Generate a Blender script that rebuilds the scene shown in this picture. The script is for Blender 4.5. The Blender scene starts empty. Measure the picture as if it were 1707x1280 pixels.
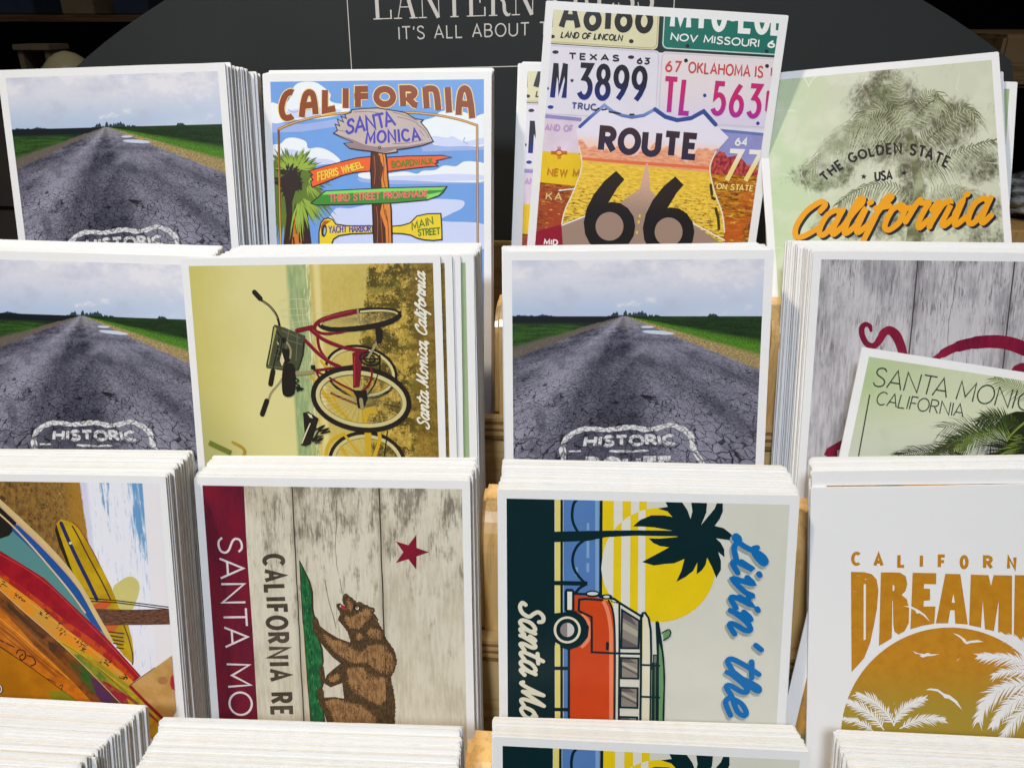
import bpy, bmesh, math, random
from mathutils import Vector, Matrix
from mathutils.geometry import delaunay_2d_cdt, tessellate_polygon

scene = bpy.context.scene
COL = scene.collection
R = math.radians

# ------------------------------------------------------------------ camera, lamps, exposure
CAM_AT = Vector((0.0, 0.0, 0.60))
cam = bpy.data.cameras.new('camera')
cam.sensor_width = 36.0
cam.lens = 36.0 * 1350.0 / 1707.0
cam.clip_start = 0.01
cam.clip_end = 60.0
cam_ob = bpy.data.objects.new('camera', cam)
COL.objects.link(cam_ob)
cam_ob.matrix_world = (Matrix.Translation(CAM_AT) @ Matrix.Rotation(R(4.8466), 4, 'Z')
                       @ Matrix.Rotation(R(90 - 24.4829), 4, 'X') @ Matrix.Rotation(R(0.0239), 4, 'Z'))
scene.camera = cam_ob

world = bpy.data.worlds.new('World')
scene.world = world
world.use_nodes = True
world.node_tree.nodes['Background'].inputs[0].default_value = (1.0, 0.93, 0.82, 1)
world.node_tree.nodes['Background'].inputs[1].default_value = 0.028

scene.view_settings.view_transform = 'Standard'
scene.view_settings.look = 'None'
scene.view_settings.exposure = 0.0
scene.view_settings.gamma = 1.0
scene.view_settings.use_curve_mapping = False
scene.cycles.use_denoising = True
scene.cycles.max_bounces = 6


def aim(ob, target):
    ob.rotation_euler = (Vector(target) - ob.location).to_track_quat('-Z', 'Y').to_euler()


def spot(name, loc, target, power, size, angle, rgb, blend=0.5):
    l = bpy.data.lights.new(name, 'SPOT')
    l.energy = power
    l.shadow_soft_size = size
    l.spot_size = R(angle)
    l.spot_blend = blend
    l.color = rgb
    o = bpy.data.objects.new(name, l)
    o.location = loc
    COL.objects.link(o)
    aim(o, target)
    return o


def area(name, loc, target, power, sx, sy, rgb):
    l = bpy.data.lights.new(name, 'AREA')
    l.shape = 'RECTANGLE'
    l.size, l.size_y = sx, sy
    l.energy = power
    l.color = rgb
    o = bpy.data.objects.new(name, l)
    o.location = loc
    COL.objects.link(o)
    aim(o, target)
    return o


TARGET = (-0.02, 0.28, 0.42)
# shop track spotlight up and to the left, and the broad ceiling lights of the aisle behind the viewer
spot('track_spotlight', (-0.80, -0.08, 2.02), (-0.02, 0.29, 0.44), 92.0, 0.05, 38, (1.0, 0.88, 0.70), 1.0)
spot('aisle_spotlight', (-0.26, -1.15, 1.80), (-0.02, 0.30, 0.46), 104.0, 0.14, 36, (0.77, 0.87, 1.0), 1.0)
area('ceiling_light', (0.1, -0.55, 2.5), (0.0, 0.25, 0.4), 8.0, 1.2, 0.6, (1.0, 0.95, 0.9))

# ------------------------------------------------------------------ node helpers
PK = 1.0


def lin(c):
    c /= 255.0
    return c / 12.92 if c <= 0.04045 else ((c + 0.055) / 1.055) ** 2.4


def ink(r, g, b, k=PK):
    return tuple(min(0.9, lin(x) * k) for x in (r, g, b))


class S:
    """a value socket that can be combined with + - * /"""
    def __init__(s, nt, sock):
        s.nt, s.k = nt, sock

    def op(s, kind, *args):
        n = s.nt.nodes.new('ShaderNodeMath')
        n.operation = kind
        for i, a in enumerate((s,) + args):
            if isinstance(a, S):
                s.nt.links.new(a.k, n.inputs[i])
            else:
                n.inputs[i].default_value = a
        return S(s.nt, n.outputs[0])

    def __add__(s, o): return s.op('ADD', o)
    __radd__ = __add__
    def __sub__(s, o): return s.op('SUBTRACT', o)
    def __rsub__(s, o): return s.op('MULTIPLY', -1.0).op('ADD', o)
    def __mul__(s, o): return s.op('MULTIPLY', o)
    __rmul__ = __mul__
    def __truediv__(s, o): return s.op('DIVIDE', o)
    def rdiv(s, o):
        n = s.nt.nodes.new('ShaderNodeMath')
        n.operation = 'DIVIDE'
        n.inputs[0].default_value = o
        s.nt.links.new(s.k, n.inputs[1])
        return S(s.nt, n.outputs[0])
    def max(s, o): return s.op('MAXIMUM', o)
    def min(s, o): return s.op('MINIMUM', o)
    def abs(s): return s.op('ABSOLUTE')
    def pow(s, o): return s.op('POWER', o)
    def sin(s): return s.op('SINE')

    def step(s, a, b):
        n = s.nt.nodes.new('ShaderNodeMapRange')
        n.interpolation_type = 'SMOOTHSTEP'
        s.nt.links.new(s.k, n.inputs[0])
        lo, hi, r0, r1 = (a, b, 0.0, 1.0) if a < b else (b, a, 1.0, 0.0)
        for i, x in zip((1, 2, 3, 4), (lo, hi, r0, r1)):
            n.inputs[i].default_value = x
        return S(s.nt, n.outputs[0])


def vec(nt, x, y, z=0.0):
    n = nt.nodes.new('ShaderNodeCombineXYZ')
    for i, a in enumerate((x, y, z)):
        if isinstance(a, S):
            nt.links.new(a.k, n.inputs[i])
        else:
            n.inputs[i].default_value = a
    return n.outputs[0]


def noise(nt, x, y, z=0.0, scale=1.0, detail=3.0, rough=0.55, dist=0.0):
    n = nt.nodes.new('ShaderNodeTexNoise')
    nt.links.new(vec(nt, x, y, z), n.inputs['Vector'])
    n.inputs['Scale'].default_value = scale
    n.inputs['Detail'].default_value = detail
    n.inputs['Roughness'].default_value = rough
    n.inputs['Distortion'].default_value = dist
    return S(nt, n.outputs[0])


def cells(nt, x, y, scale=1.0, edge=True):
    n = nt.nodes.new('ShaderNodeTexVoronoi')
    if edge:
        n.feature = 'DISTANCE_TO_EDGE'
    nt.links.new(vec(nt, x, y), n.inputs['Vector'])
    n.inputs['Scale'].default_value = scale
    return S(nt, n.outputs['Distance'])


def mix(nt, a, b, f):
    n = nt.nodes.new('ShaderNodeMix')
    n.data_type = 'RGBA'
    n.clamp_factor = True
    for sock, v in ((n.inputs[6], a), (n.inputs[7], b)):
        if isinstance(v, tuple):
            sock.default_value = (*v, 1.0)
        else:
            nt.links.new(v, sock)
    if isinstance(f, S):
        nt.links.new(f.k, n.inputs[0])
    else:
        n.inputs[0].default_value = f
    return n.outputs[2]


def material(name, fn, rough=0.5, spec=0.35, coords='UV', bump=None):
    """fn(nt, u, v, w) gives the base colour; u, v are millimetres on a print, object metres*1000 otherwise"""
    m = bpy.data.materials.new(name)
    m.use_nodes = True
    nt = m.node_tree
    b = nt.nodes['Principled BSDF']
    b.inputs['Roughness'].default_value = rough
    b.inputs['Specular IOR Level'].default_value = spec
    tc = nt.nodes.new('ShaderNodeTexCoord')
    sp = nt.nodes.new('ShaderNodeSeparateXYZ')
    nt.links.new(tc.outputs[coords], sp.inputs[0])
    k = 100.0 if coords == 'UV' else 1000.0
    u, v, w = (S(nt, sp.outputs[i]) * k for i in range(3))
    c = fn(nt, u, v, w)
    if isinstance(c, tuple):
        b.inputs['Base Color'].default_value = (*c, 1.0)
    else:
        nt.links.new(c, b.inputs['Base Color'])
    if bump:
        bn = nt.nodes.new('ShaderNodeBump')
        h, strength, distance = bump(nt, u, v, w)
        bn.inputs['Strength'].default_value = strength
        bn.inputs['Distance'].default_value = distance
        nt.links.new(h.k, bn.inputs['Height'])
        nt.links.new(bn.outputs[0], b.inputs['Normal'])
    return m


INKS = {}


def flat(r, g, b, mottle=0.10, fine=2.2):
    """printed ink of one colour with a little press mottle"""
    key = (r, g, b, mottle, fine)
    if key not in INKS:
        c = ink(r, g, b)
        d = tuple(x * (1 - mottle * 2) for x in c)
        e = tuple(min(0.9, x * (1 + mottle)) for x in c)

        def fn(nt, u, v, w):
            n = noise(nt, u, v, 0.0, fine, 3.0, 0.7) * 0.6 + noise(nt, u, v, 7.0, 0.12, 2.0) * 0.4
            return mix(nt, d, e, n.step(0.25, 0.75))
        INKS[key] = material('ink_%02x%02x%02x' % (r, g, b), fn, 0.38)
    return INKS[key]


# ------------------------------------------------------------------ scene object helpers
def describe(o, label=None, category=None, group=None, kind=None):
    for k, v in (('label', label), ('category', category), ('group', group), ('kind', kind)):
        if v:
            o[k] = v
    return o


def link_mesh(name, me, parent=None, mats=()):
    o = bpy.data.objects.new(name, me)
    COL.objects.link(o)
    for m in mats:
        me.materials.append(m)
    if parent:
        o.parent = parent
    return o


def box_into(bm, lo, hi, mi=0):
    x0, y0, z0 = lo
    x1, y1, z1 = hi
    vs = [bm.verts.new(p) for p in ((x0, y0, z0), (x1, y0, z0), (x1, y1, z0), (x0, y1, z0),
                                    (x0, y0, z1), (x1, y0, z1), (x1, y1, z1), (x0, y1, z1))]
    for f in ((0, 3, 2, 1), (4, 5, 6, 7), (0, 1, 5, 4), (1, 2, 6, 5), (2, 3, 7, 6), (3, 0, 4, 7)):
        bm.faces.new([vs[i] for i in f]).material_index = mi


def box_object(name, lo, hi, mat, parent=None, bevel=0.0):
    bm = bmesh.new()
    box_into(bm, lo, hi)
    if bevel:
        bmesh.ops.bevel(bm, geom=bm.edges[:], offset=bevel, segments=2, affect='EDGES', clamp_overlap=True)
    me = bpy.data.meshes.new(name)
    bm.to_mesh(me)
    bm.free()
    return link_mesh(name, me, parent, [mat])


# ------------------------------------------------------------------ flat print geometry
def area2(p):
    return sum(p[i][0] * p[(i + 1) % len(p)][1] - p[(i + 1) % len(p)][0] * p[i][1] for i in range(len(p)))


def clean(p):
    q = []
    for x in p:
        if not q or abs(x[0] - q[-1][0]) + abs(x[1] - q[-1][1]) > 1e-3:
            q.append(x)
    if len(q) > 1 and abs(q[0][0] - q[-1][0]) + abs(q[0][1] - q[-1][1]) < 1e-3:
        q.pop()
    if len(q) < 3 or abs(area2(q)) < 1e-5:
        return None
    return q if area2(q) > 0 else q[::-1]


def inside(x, y, verts, face):
    odd = False
    a = verts[face[-1]]
    for i in face:
        b = verts[i]
        if (a[1] > y) != (b[1] > y) and x < (b[0] - a[0]) * (y - a[1]) / (b[1] - a[1]) + a[0]:
            odd = not odd
        a = b
    return odd


def merge(add, cut=(), clip=None):
    """triangles of (union of add) minus (union of cut), inside clip"""
    verts, faces, tags = [], [], []
    for group, tag in ((add, 1), (cut, 2), ([clip] if clip else [], 3)):
        for p in group:
            q = clean(p)
            if q:
                faces.append(list(range(len(verts), len(verts) + len(q))))
                verts += [Vector(x) for x in q]
                tags.append(tag)
    if not faces:
        return [], []
    vo, eo, fo, _, _, of = delaunay_2d_cdt(verts, [], faces, 0, 1e-4, True)
    keep = []
    for f, src in zip(fo, of):
        cx = sum(vo[i][0] for i in f) / len(f)
        cy = sum(vo[i][1] for i in f) / len(f)
        t = {tags[i] for i in src if inside(cx, cy, verts, faces[i])}
        if 1 in t and 2 not in t and (clip is None or 3 in t):
            keep.append(f)
    return vo, keep


def curve(pts, n=8, closed=False):
    """Catmull-Rom through the points"""
    P = [tuple(p) for p in pts]
    if len(P) < 3:
        return P
    out = []
    L = len(P)
    for i in range(L if closed else L - 1):
        a = P[(i - 1) % L] if (closed or i > 0) else P[0]
        b, c = P[i], P[(i + 1) % L]
        d = P[(i + 2) % L] if (closed or i + 2 < L) else P[-1]
        for j in range(n):
            t = j / n
            out.append(tuple(0.5 * (2 * b[k] + (c[k] - a[k]) * t + (2 * a[k] - 5 * b[k] + 4 * c[k] - d[k]) * t * t
                                    + (3 * b[k] - a[k] - 3 * c[k] + d[k]) * t ** 3) for k in (0, 1)))
    if not closed:
        out.append(P[-1])
    return out


def ell(cx, cy, rx, ry, n=28, a0=0.0, a1=360.0, tilt=0.0):
    full = abs(a1 - a0) >= 360
    out = []
    c, s = math.cos(R(tilt)), math.sin(R(tilt))
    for i in range(n if full else n + 1):
        a = R(a0 + (a1 - a0) * i / n)
        x, y = rx * math.cos(a), ry * math.sin(a)
        out.append((cx + x * c - y * s, cy + x * s + y * c))
    return out


def ribbon(pts, w, closed=False, round_ends=True):
    """polygons covering a stroke of width w (number or one value per point)"""
    P = [pts[0]] + [p for i, p in enumerate(pts[1:]) if math.dist(p, pts[i]) > 1e-6]
    n = len(P)
    if n < 2:
        return [ell(P[0][0], P[0][1], (w if not isinstance(w, list) else w[0]) / 2, (w if not isinstance(w, list) else w[0]) / 2, 10)]
    W = w if isinstance(w, list) else [w] * n
    if len(W) != n:
        W = [W[min(len(W) - 1, int(i * (len(W) - 1) / max(1, n - 1) + 0.5))] for i in range(n)]
    segs = []
    for i in range(n if closed else n - 1):
        a, b = P[i], P[(i + 1) % n]
        d = math.dist(a, b)
        segs.append(((b[0] - a[0]) / d, (b[1] - a[1]) / d) if d > 1e-9 else (1.0, 0.0))
    left, right, out = [], [], []
    for i in range(n):
        s0 = segs[(i - 1) % len(segs)] if (closed or i > 0) else segs[0]
        s1 = segs[i % len(segs)] if (closed or i < n - 1) else segs[-1]
        nx, ny = -(s0[1] + s1[1]), s0[0] + s1[0]
        L = math.hypot(nx, ny)
        h = W[i] / 2
        if L < 0.35:
            nx, ny, m = -s0[1], s0[0], 1.0
        else:
            nx, ny = nx / L, ny / L
            m = min(1.0 / max(0.25, nx * -s0[1] + ny * s0[0]), 2.2)
        left.append((P[i][0] + nx * h * m, P[i][1] + ny * h * m))
        right.append((P[i][0] - nx * h * m, P[i][1] - ny * h * m))
    for i in range(n if closed else n - 1):
        j = (i + 1) % n
        out.append([left[i], left[j], right[j]])
        out.append([left[i], right[j], right[i]])
    if round_ends and not closed:
        for i in (0, n - 1):
            out.append(ell(P[i][0], P[i][1], W[i] / 2, W[i] / 2, 10))
    return out


def along(line, t):
    """point at fraction t of a polyline"""
    if len(line) == 2:
        (a, b), (c, d) = line
        return (a + (c - a) * t, b + (d - b) * t)
    L = [math.dist(line[i], line[i + 1]) for i in range(len(line) - 1)]
    s = t * sum(L)
    for i, l in enumerate(L):
        if s <= l or i == len(L) - 1:
            k = s / l
            return (line[i][0] + (line[i + 1][0] - line[i][0]) * k, line[i][1] + (line[i + 1][1] - line[i][1]) * k)
        s -= l


def A_(cx, cy, rx, ry, a0, a1, n=10):
    return ell(cx, cy, rx, ry, n, a0, a1)


CAPS = {
    'A': (.66, [[(0, 0), (.33, 1), (.66, 0)], [(.12, .32), (.54, .32)]]),
    'B': (.54, [[(0, 0), (0, 1), (.26, 1)] + A_(.26, .76, .22, .24, 90, -90) + [(0, .52)], [(.26, .52)] + A_(.27, .26, .27, .26, 90, -90) + [(0, 0)]]),
    'C': (.64, [A_(.36, .5, .36, .5, 48, 312, 22)]),
    'D': (.62, [[(0, 0), (0, 1), (.2, 1)] + A_(.2, .5, .42, .5, 90, -90, 16) + [(0, 0)]]),
    'E': (.46, [[(.46, 1), (0, 1), (0, 0), (.46, 0)], [(0, .52), (.4, .52)]]),
    'F': (.44, [[(.44, 1), (0, 1), (0, 0)], [(0, .5), (.38, .5)]]),
    'G': (.68, [A_(.36, .5, .36, .5, 48, 345, 22) + [(.68, .46), (.42, .46)]]),
    'H': (.6, [[(0, 0), (0, 1)], [(.6, 0), (.6, 1)], [(0, .52), (.6, .52)]]),
    'I': (.0, [[(0, 0), (0, 1)]]),
    'K': (.56, [[(0, 0), (0, 1)], [(.54, 1), (.02, .45)], [(.18, .6), (.56, 0)]]),
    'L': (.44, [[(0, 1), (0, 0), (.44, 0)]]),
    'M': (.76, [[(0, 0), (.04, 1), (.38, .2), (.72, 1), (.76, 0)]]),
    'N': (.62, [[(0, 0), (0, 1), (.62, 0), (.62, 1)]]),
    'O': (.76, [('closed', A_(.38, .5, .38, .5, 0, 345, 23))]),
    'P': (.5, [[(0, 0), (0, 1), (.26, 1)] + A_(.26, .74, .24, .26, 90, -90) + [(0, .48)]]),
    'R': (.54, [[(0, 0), (0, 1), (.26, 1)] + A_(.26, .75, .24, .25, 90, -90) + [(0, .5)], [(.24, .5), (.54, 0)]]),
    'S': (.5, [curve([(.47, .84), (.38, .97), (.24, 1), (.08, .93), (.03, .76), (.1, .62), (.26, .52), (.42, .42), (.5, .26), (.44, .08), (.26, 0), (.1, .03), (.0, .17)], 4)]),
    'T': (.6, [[(0, 1), (.6, 1)], [(.3, 1), (.3, 0)]]),
    'U': (.6, [[(0, 1), (0, .3)] + A_(.3, .3, .3, .3, 180, 360) + [(.6, 1)]]),
    'V': (.66, [[(0, 1), (.33, 0), (.66, 1)]]),
    'W': (.9, [[(0, 1), (.22, 0), (.45, .9), (.68, 0), (.9, 1)]]),
    'X': (.6, [[(0, 0), (.6, 1)], [(0, 1), (.6, 0)]]),
    'Y': (.6, [[(0, 1), (.3, .48), (.6, 1)], [(.3, .48), (.3, 0)]]),
    '0': (.5, [('closed', A_(.25, .5, .25, .5, 0, 345, 23))]),
    '1': (.1, [[(0.05, 0), (.05, 1)]]),
    '3': (.48, [[(0, 1), (.46, 1), (.2, .6)] + A_(.22, .3, .26, .3, 80, -150, 14)]),
    '4': (.52, [[(.4, 0), (.4, 1), (0, .3), (.52, .3)]]),
    '5': (.48, [[(.44, 1), (.08, 1), (.04, .54)] + A_(.21, .32, .27, .31, 110, -150, 14)]),
    '6': (.5, [('closed', A_(.25, .3, .25, .3, 0, 342, 19)), [(.38, 1), (.2, .78), (.04, .5), (0, .3)]]),
    '7': (.46, [[(0, 1), (.46, 1), (.14, 0)]]),
    '8': (.5, [('closed', A_(.25, .76, .21, .24, 0, 342, 19)), ('closed', A_(.25, .26, .25, .26, 0, 342, 19))]),
    '9': (.5, [('closed', A_(.25, .7, .25, .3, 0, 342, 19)), [(.5, .7), (.46, .45), (.32, .2), (.14, 0)]]),
    "'": (.02, [[(.02, 1), (0, .74)]]),
    '.': (.06, [[(.0, .42), (.06, .42), (.06, .48), (0, .48), (0, .42)]]),
    '-': (.2, [[(.0, .45), (.2, .45)]]),
    '*': (.1, [[(.0, .5), (.1, .5)], [(.05, .42), (.05, .58)]]),
    ' ': (.28, []),
}
KERN = {'TA': -.16, 'LT': -.12, 'A ': -.10, 'FO': -.05, 'LI': .05, 'IF': .06, 'NI': .07, 'IA': .02, 'RN': .04, 'IC': .04, 'AI': .04, 'HI': .06, 'IS': .04}
_c = lambda p, n=5: curve(p, n)
SCRIPT = {
    'a': (.56, [_c([(.38, .4), (.25, .5), (.08, .36), (.06, .1), (.2, 0), (.36, .2), (.42, .5)]), _c([(.42, .5), (.38, .12), (.45, 0), (.58, .13)])]),
    'n': (.56, [_c([(0, .32), (.07, .47), (.12, .46), (.1, .2), (.09, 0)]), _c([(.09, .08), (.2, .4), (.33, .5), (.4, .38), (.36, .1), (.43, 0), (.58, .13)])]),
    't': (.34, [_c([(.2, .95), (.12, .4), (.1, .1), (.2, 0), (.36, .13)]), [(-.02, .62), (.34, .66)]]),
    'o': (.5, [_c([(.27, .5), (.09, .38), (.06, .1), (.2, 0), (.38, .14), (.38, .4), (.25, .5), (.3, .38), (.53, .4)])]),
    'i': (.27, [_c([(0, .2), (.07, .5), (.05, .12), (.12, 0), (.28, .13)]), [(.1, .74), (.13, .78)]]),
    'c': (.4, [_c([(.36, .4), (.26, .5), (.08, .38), (.06, .1), (.2, 0), (.42, .13)])]),
    'l': (.28, [_c([(0, .13), (.2, .62), (.22, .94), (.14, 1), (.08, .7), (.07, .15), (.14, 0), (.3, .13)])]),
    'f': (.3, [_c([(0, .13), (.22, .72), (.28, .95), (.2, 1), (.12, .7), (.06, .1), (.0, -.34)]), [(.0, .46), (.32, .5)]]),
    'r': (.50, [_c([(0, .13), (.1, .52), (.15, .68), (.2, .52), (.38, .50), (.34, .3), (.32, .1), (.39, 0), (.52, .13)])]),
    'm': (.82, [_c([(0, .32), (.07, .47), (.12, .46), (.09, 0)]), _c([(.09, .08), (.2, .4), (.31, .5), (.36, .38), (.33, 0)]), _c([(.33, .08), (.45, .4), (.57, .5), (.64, .38), (.6, .1), (.67, 0), (.84, .13)])]),
    'v': (.48, [_c([(0, .36), (.08, .5), (.12, .3), (.17, .02), (.34, .3), (.36, .5), (.42, .42), (.52, .42)])]),
    'e': (.42, [_c([(.02, .15), (.28, .28), (.33, .44), (.23, .5), (.08, .37), (.06, .1), (.2, 0), (.44, .13)])]),
    'h': (.54, [_c([(0, .13), (.19, .7), (.21, .96), (.13, .97), (.09, .6), (.07, 0)]), _c([(.07, .08), (.2, .42), (.32, .5), (.38, .36), (.34, .1), (.41, 0), (.56, .13)])]),
    'S': (.58, [_c([(.54, .8), (.46, .97), (.28, .98), (.18, .78), (.3, .58), (.46, .38), (.4, .1), (.2, 0), (.02, .1), (.06, .24)])]),
    'M': (.86, [_c([(0, .1), (.08, .02), (.16, .3), (.25, .97)]), _c([(.25, .97), (.3, .4), (.36, .08)]), _c([(.36, .08), (.5, .55), (.64, .98)]), _c([(.64, .98), (.62, .4), (.64, .1), (.73, 0), (.88, .13)])]),
    'C': (.56, [_c([(.46, .72), (.52, .9), (.38, 1), (.14, .76), (.05, .35), (.14, .04), (.32, 0), (.58, .2)])]),
    'L': (.5, [_c([(.06, .72), (.14, .6), (.28, .72), (.36, .93), (.27, 1), (.18, .82), (.16, .35), (.08, .04), (0, .06), (.06, .16), (.28, .02), (.52, .1)])]),
    "'": (.16, [[(.1, 1), (.05, .76)]]),
    ',': (.14, [[(.06, .04), (.0, -.14)]]),
    ' ': (.26, []),
}


def x_height(font, h):
    """the same hand with taller small letters"""
    f = lambda y: y * h / .5 if y <= .5 else h + (y - .5) * (1 - h) / .5
    return {c: (adv, [[(x, y if c.isupper() else f(y)) for x, y in st] for st in sts]) for c, (adv, sts) in font.items()}


SCRIPT = x_height(SCRIPT, .64)


class Art:
    """a print: flat ink sheets in card millimetres (x from the left, y down from the top edge)"""
    def __init__(self, quad, size=(101.6, 152.4), border=3.35):
        self.size = size
        w, h = size
        b = border
        self.clip = [(b, b), (w - b, b), (w - b, h - b), (b, h - b)]
        # plane projective map from the tracing sheet's corner marks to millimetres
        M, y = [], []
        for (px, py), (X, Y) in zip(quad, ((0, 0), (w, 0), (0, h), (w, h))):
            M.append([px, py, 1, 0, 0, 0, -X * px, -X * py]); y.append(X)
            M.append([0, 0, 0, px, py, 1, -Y * px, -Y * py]); y.append(Y)
        n = 8
        for i in range(n):
            k = max(range(i, n), key=lambda r: abs(M[r][i]))
            M[i], M[k], y[i], y[k] = M[k], M[i], y[k], y[i]
            for r in range(n):
                if r != i:
                    q = M[r][i] / M[i][i]
                    if q:
                        M[r] = [a - q * c for a, c in zip(M[r], M[i])]
                        y[r] -= q * y[i]
        self.h = [y[i] / M[i][i] for i in range(n)]
        self.view(0, 0, 1)
        self.parts = {}
        self.order = []
        self.level = 0
        self.cur = 'picture'

    def view(self, ox, oy, s):
        self.v = (ox, oy, s)
        return self

    def mm(self, p):
        x, y = self.v[0] + p[0] / self.v[2], self.v[1] + p[1] / self.v[2]
        h = self.h
        d = h[6] * x + h[7] * y + 1
        return ((h[0] * x + h[1] * y + h[2]) / d, (h[3] * x + h[4] * y + h[5]) / d)

    def k(self, p):
        a, b, c = self.mm(p), self.mm((p[0] + 10, p[1])), self.mm((p[0], p[1] + 10))
        return (math.dist(a, b) + math.dist(a, c)) / 20

    def part(self, name):
        """ink belongs to the card's one picture; name only marks the passage being drawn"""
        return self

    def put(self, mat, add, cut=(), clip=True):
        vo, fo = merge(add, cut, self.clip if clip is True else clip)
        if fo:
            if self.cur not in self.parts:
                self.parts[self.cur] = []
                self.order.append(self.cur)
            self.level += 1
            self.parts[self.cur].append((mat, self.level, vo, fo))
        return self

    def fill(self, mat):
        return self.put(mat, [self.clip], clip=None)

    def poly(self, mat, *polys, cut=(), smooth=0):
        f = lambda p: [self.mm(q) for q in (curve(p, smooth, True) if smooth else p)]
        return self.put(mat, [f(p) for p in polys], [f(p) for p in cut])

    def stroke_polys(self, pts, w, smooth=0, closed=False, round_ends=True):
        p = curve(pts, smooth, closed) if smooth else pts
        q = [self.mm(x) for x in p]
        k = self.k(p[len(p) // 2])
        ww = [x * k for x in w] if isinstance(w, list) else w * k
        return ribbon(q, ww, closed, round_ends)

    def line(self, mat, pts, w, smooth=0, closed=False, round_ends=True):
        return self.put(mat, self.stroke_polys(pts, w, smooth, closed, round_ends))

    def lines(self, mat, many, w, smooth=0, closed=False, round_ends=True):
        out = []
        for p in many:
            out += self.stroke_polys(p, w, smooth, closed, round_ends)
        return self.put(mat, out)

    def outlined(self, mat, edge, pts, w, smooth=0):
        self.poly(mat, pts, smooth=smooth)
        return self.line(edge, pts, w, smooth, closed=True)

    def text_polys(self, s, base, top, w, font=CAPS, gap=.16, round_ends=False, shift=(0, 0), widths=None):
        total = sum(font[c][0] for c in s) + gap * (len(s) - 1) + sum(KERN.get(s[i:i + 2], 0.0) for i in range(len(s))) or 1.0
        x = 0.0
        out = []
        kk = self.k(base[0])
        for k, c in enumerate(s):
            adv, strokes = font[c]
            for st in strokes:
                closed = isinstance(st, tuple) and st[0] == 'closed'
                pts = st[1] if closed else st
                q = []
                for gx, gy in pts:
                    t = (x + gx) / total
                    b, u = along(base, min(1.2, max(-.2, t))), along(top, min(1.2, max(-.2, t)))
                    q.append(self.mm((b[0] + (u[0] - b[0]) * gy + shift[0], b[1] + (u[1] - b[1]) * gy + shift[1])))
                out += ribbon(q, w * kk, closed, round_ends)
                if round_ends and len(q) < 4:
                    for p in q[1:-1]:
                        out.append(ell(p[0], p[1], w * kk / 2, w * kk / 2, 8))
            x += adv + gap + KERN.get(s[k:k + 2], 0.0)
        return out

    def text(self, mat, s, base, top, w, font=CAPS, gap=.16, round_ends=False, shift=(0, 0)):
        return self.put(mat, self.text_polys(s, base, top, w, font, gap, round_ends, shift))

    def attach(self, card):
        """one mesh per named part, as children of the card"""
        w, h = self.size
        for name in self.order:
            if 'mesh_' + name not in self.__dict__:
                verts, faces, mi, mats = [], [], [], []
                for mat, lev, vo, fo in self.parts[name]:
                    if mat not in mats:
                        mats.append(mat)
                    o = len(verts)
                    z = 3e-5 + lev * 5e-6
                    verts += [((p[0] - w / 2) * .001, -p[1] * .001, z) for p in vo]
                    for f in fo:
                        faces.append([o + i for i in reversed(f)])
                        mi.append(mats.index(mat))
                me = bpy.data.meshes.new(name)
                me.from_pydata(verts, [], faces)
                for m in mats:
                    me.materials.append(m)
                me.polygons.foreach_set('material_index', mi)
                uv = me.uv_layers.new(name='UVMap')
                for lp in me.loops:
                    c = me.vertices[lp.vertex_index].co
                    uv.data[lp.index].uv = ((c.x * 1000 + w / 2) / 100, -c.y * 10)
                me.update()
                self.__dict__['mesh_' + name] = me
            ob = bpy.data.objects.new(name, self.__dict__['mesh_' + name])
            COL.objects.link(ob)
            ob.parent = card

# ------------------------------------------------------------------ surfaces of the place
def wood_fn(light, dark, stretch=(1.0, 0.06, 1.0), size=0.05, rings=0.5):
    def fn(nt, u, v, w):
        n = noise(nt, u * stretch[0], v * stretch[1], w * stretch[2], size, 4.0, 0.6, 0.6)
        f = noise(nt, u * stretch[0] * 6, v * stretch[1] * 2, w * stretch[2] * 6, size * 2, 3.0, 0.7)
        band = (n * 26.0).sin() * 0.5 + 0.5
        return mix(nt, dark, light, (band * rings + f * 0.95 + n * 0.3).step(0.30, 1.0))
    return fn


BIRCH = material('varnished_birch', wood_fn((.74, .50, .21), (.55, .32, .11), (0.07, 1, 1), 0.10), 0.34, 0.5, 'Object')
BIRCH_END = material('varnished_birch_block', wood_fn((.74, .46, .17), (.54, .30, .09), (1, 1, 0.08), 0.12), 0.25, 0.6, 'Object')
PLY_LIGHT = material('plywood_edge_pale', wood_fn((.62, .40, .16), (.46, .27, .09), (0.05, 1, 1), 0.3), 0.5, 0.3, 'Object')
PLY_DARK = material('plywood_edge_brown', wood_fn((.30, .16, .05), (.17, .08, .025), (0.05, 1, 1), 0.3), 0.5, 0.3, 'Object')
DARK_WOOD = material('brown_shelf_wood', wood_fn((.24, .15, .07), (.10, .06, .028), (0.05, 1, 1), 0.06), 0.5, 0.3, 'Object')


def charcoal_fn(nt, u, v, w):
    n = noise(nt, u, v, w, 0.02, 3.0)
    f = noise(nt, u * 3.0, v, w * 0.6, 1.2, 2.0)
    scuff = noise(nt, u, v, w, 0.55, 1.0).step(0.80, 0.84) * 0.6
    c = mix(nt, (.023, .026, .025), (.037, .040, .039), n * 0.6 + f * 0.4)
    return mix(nt, c, (.20, .20, .19), scuff)


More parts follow.
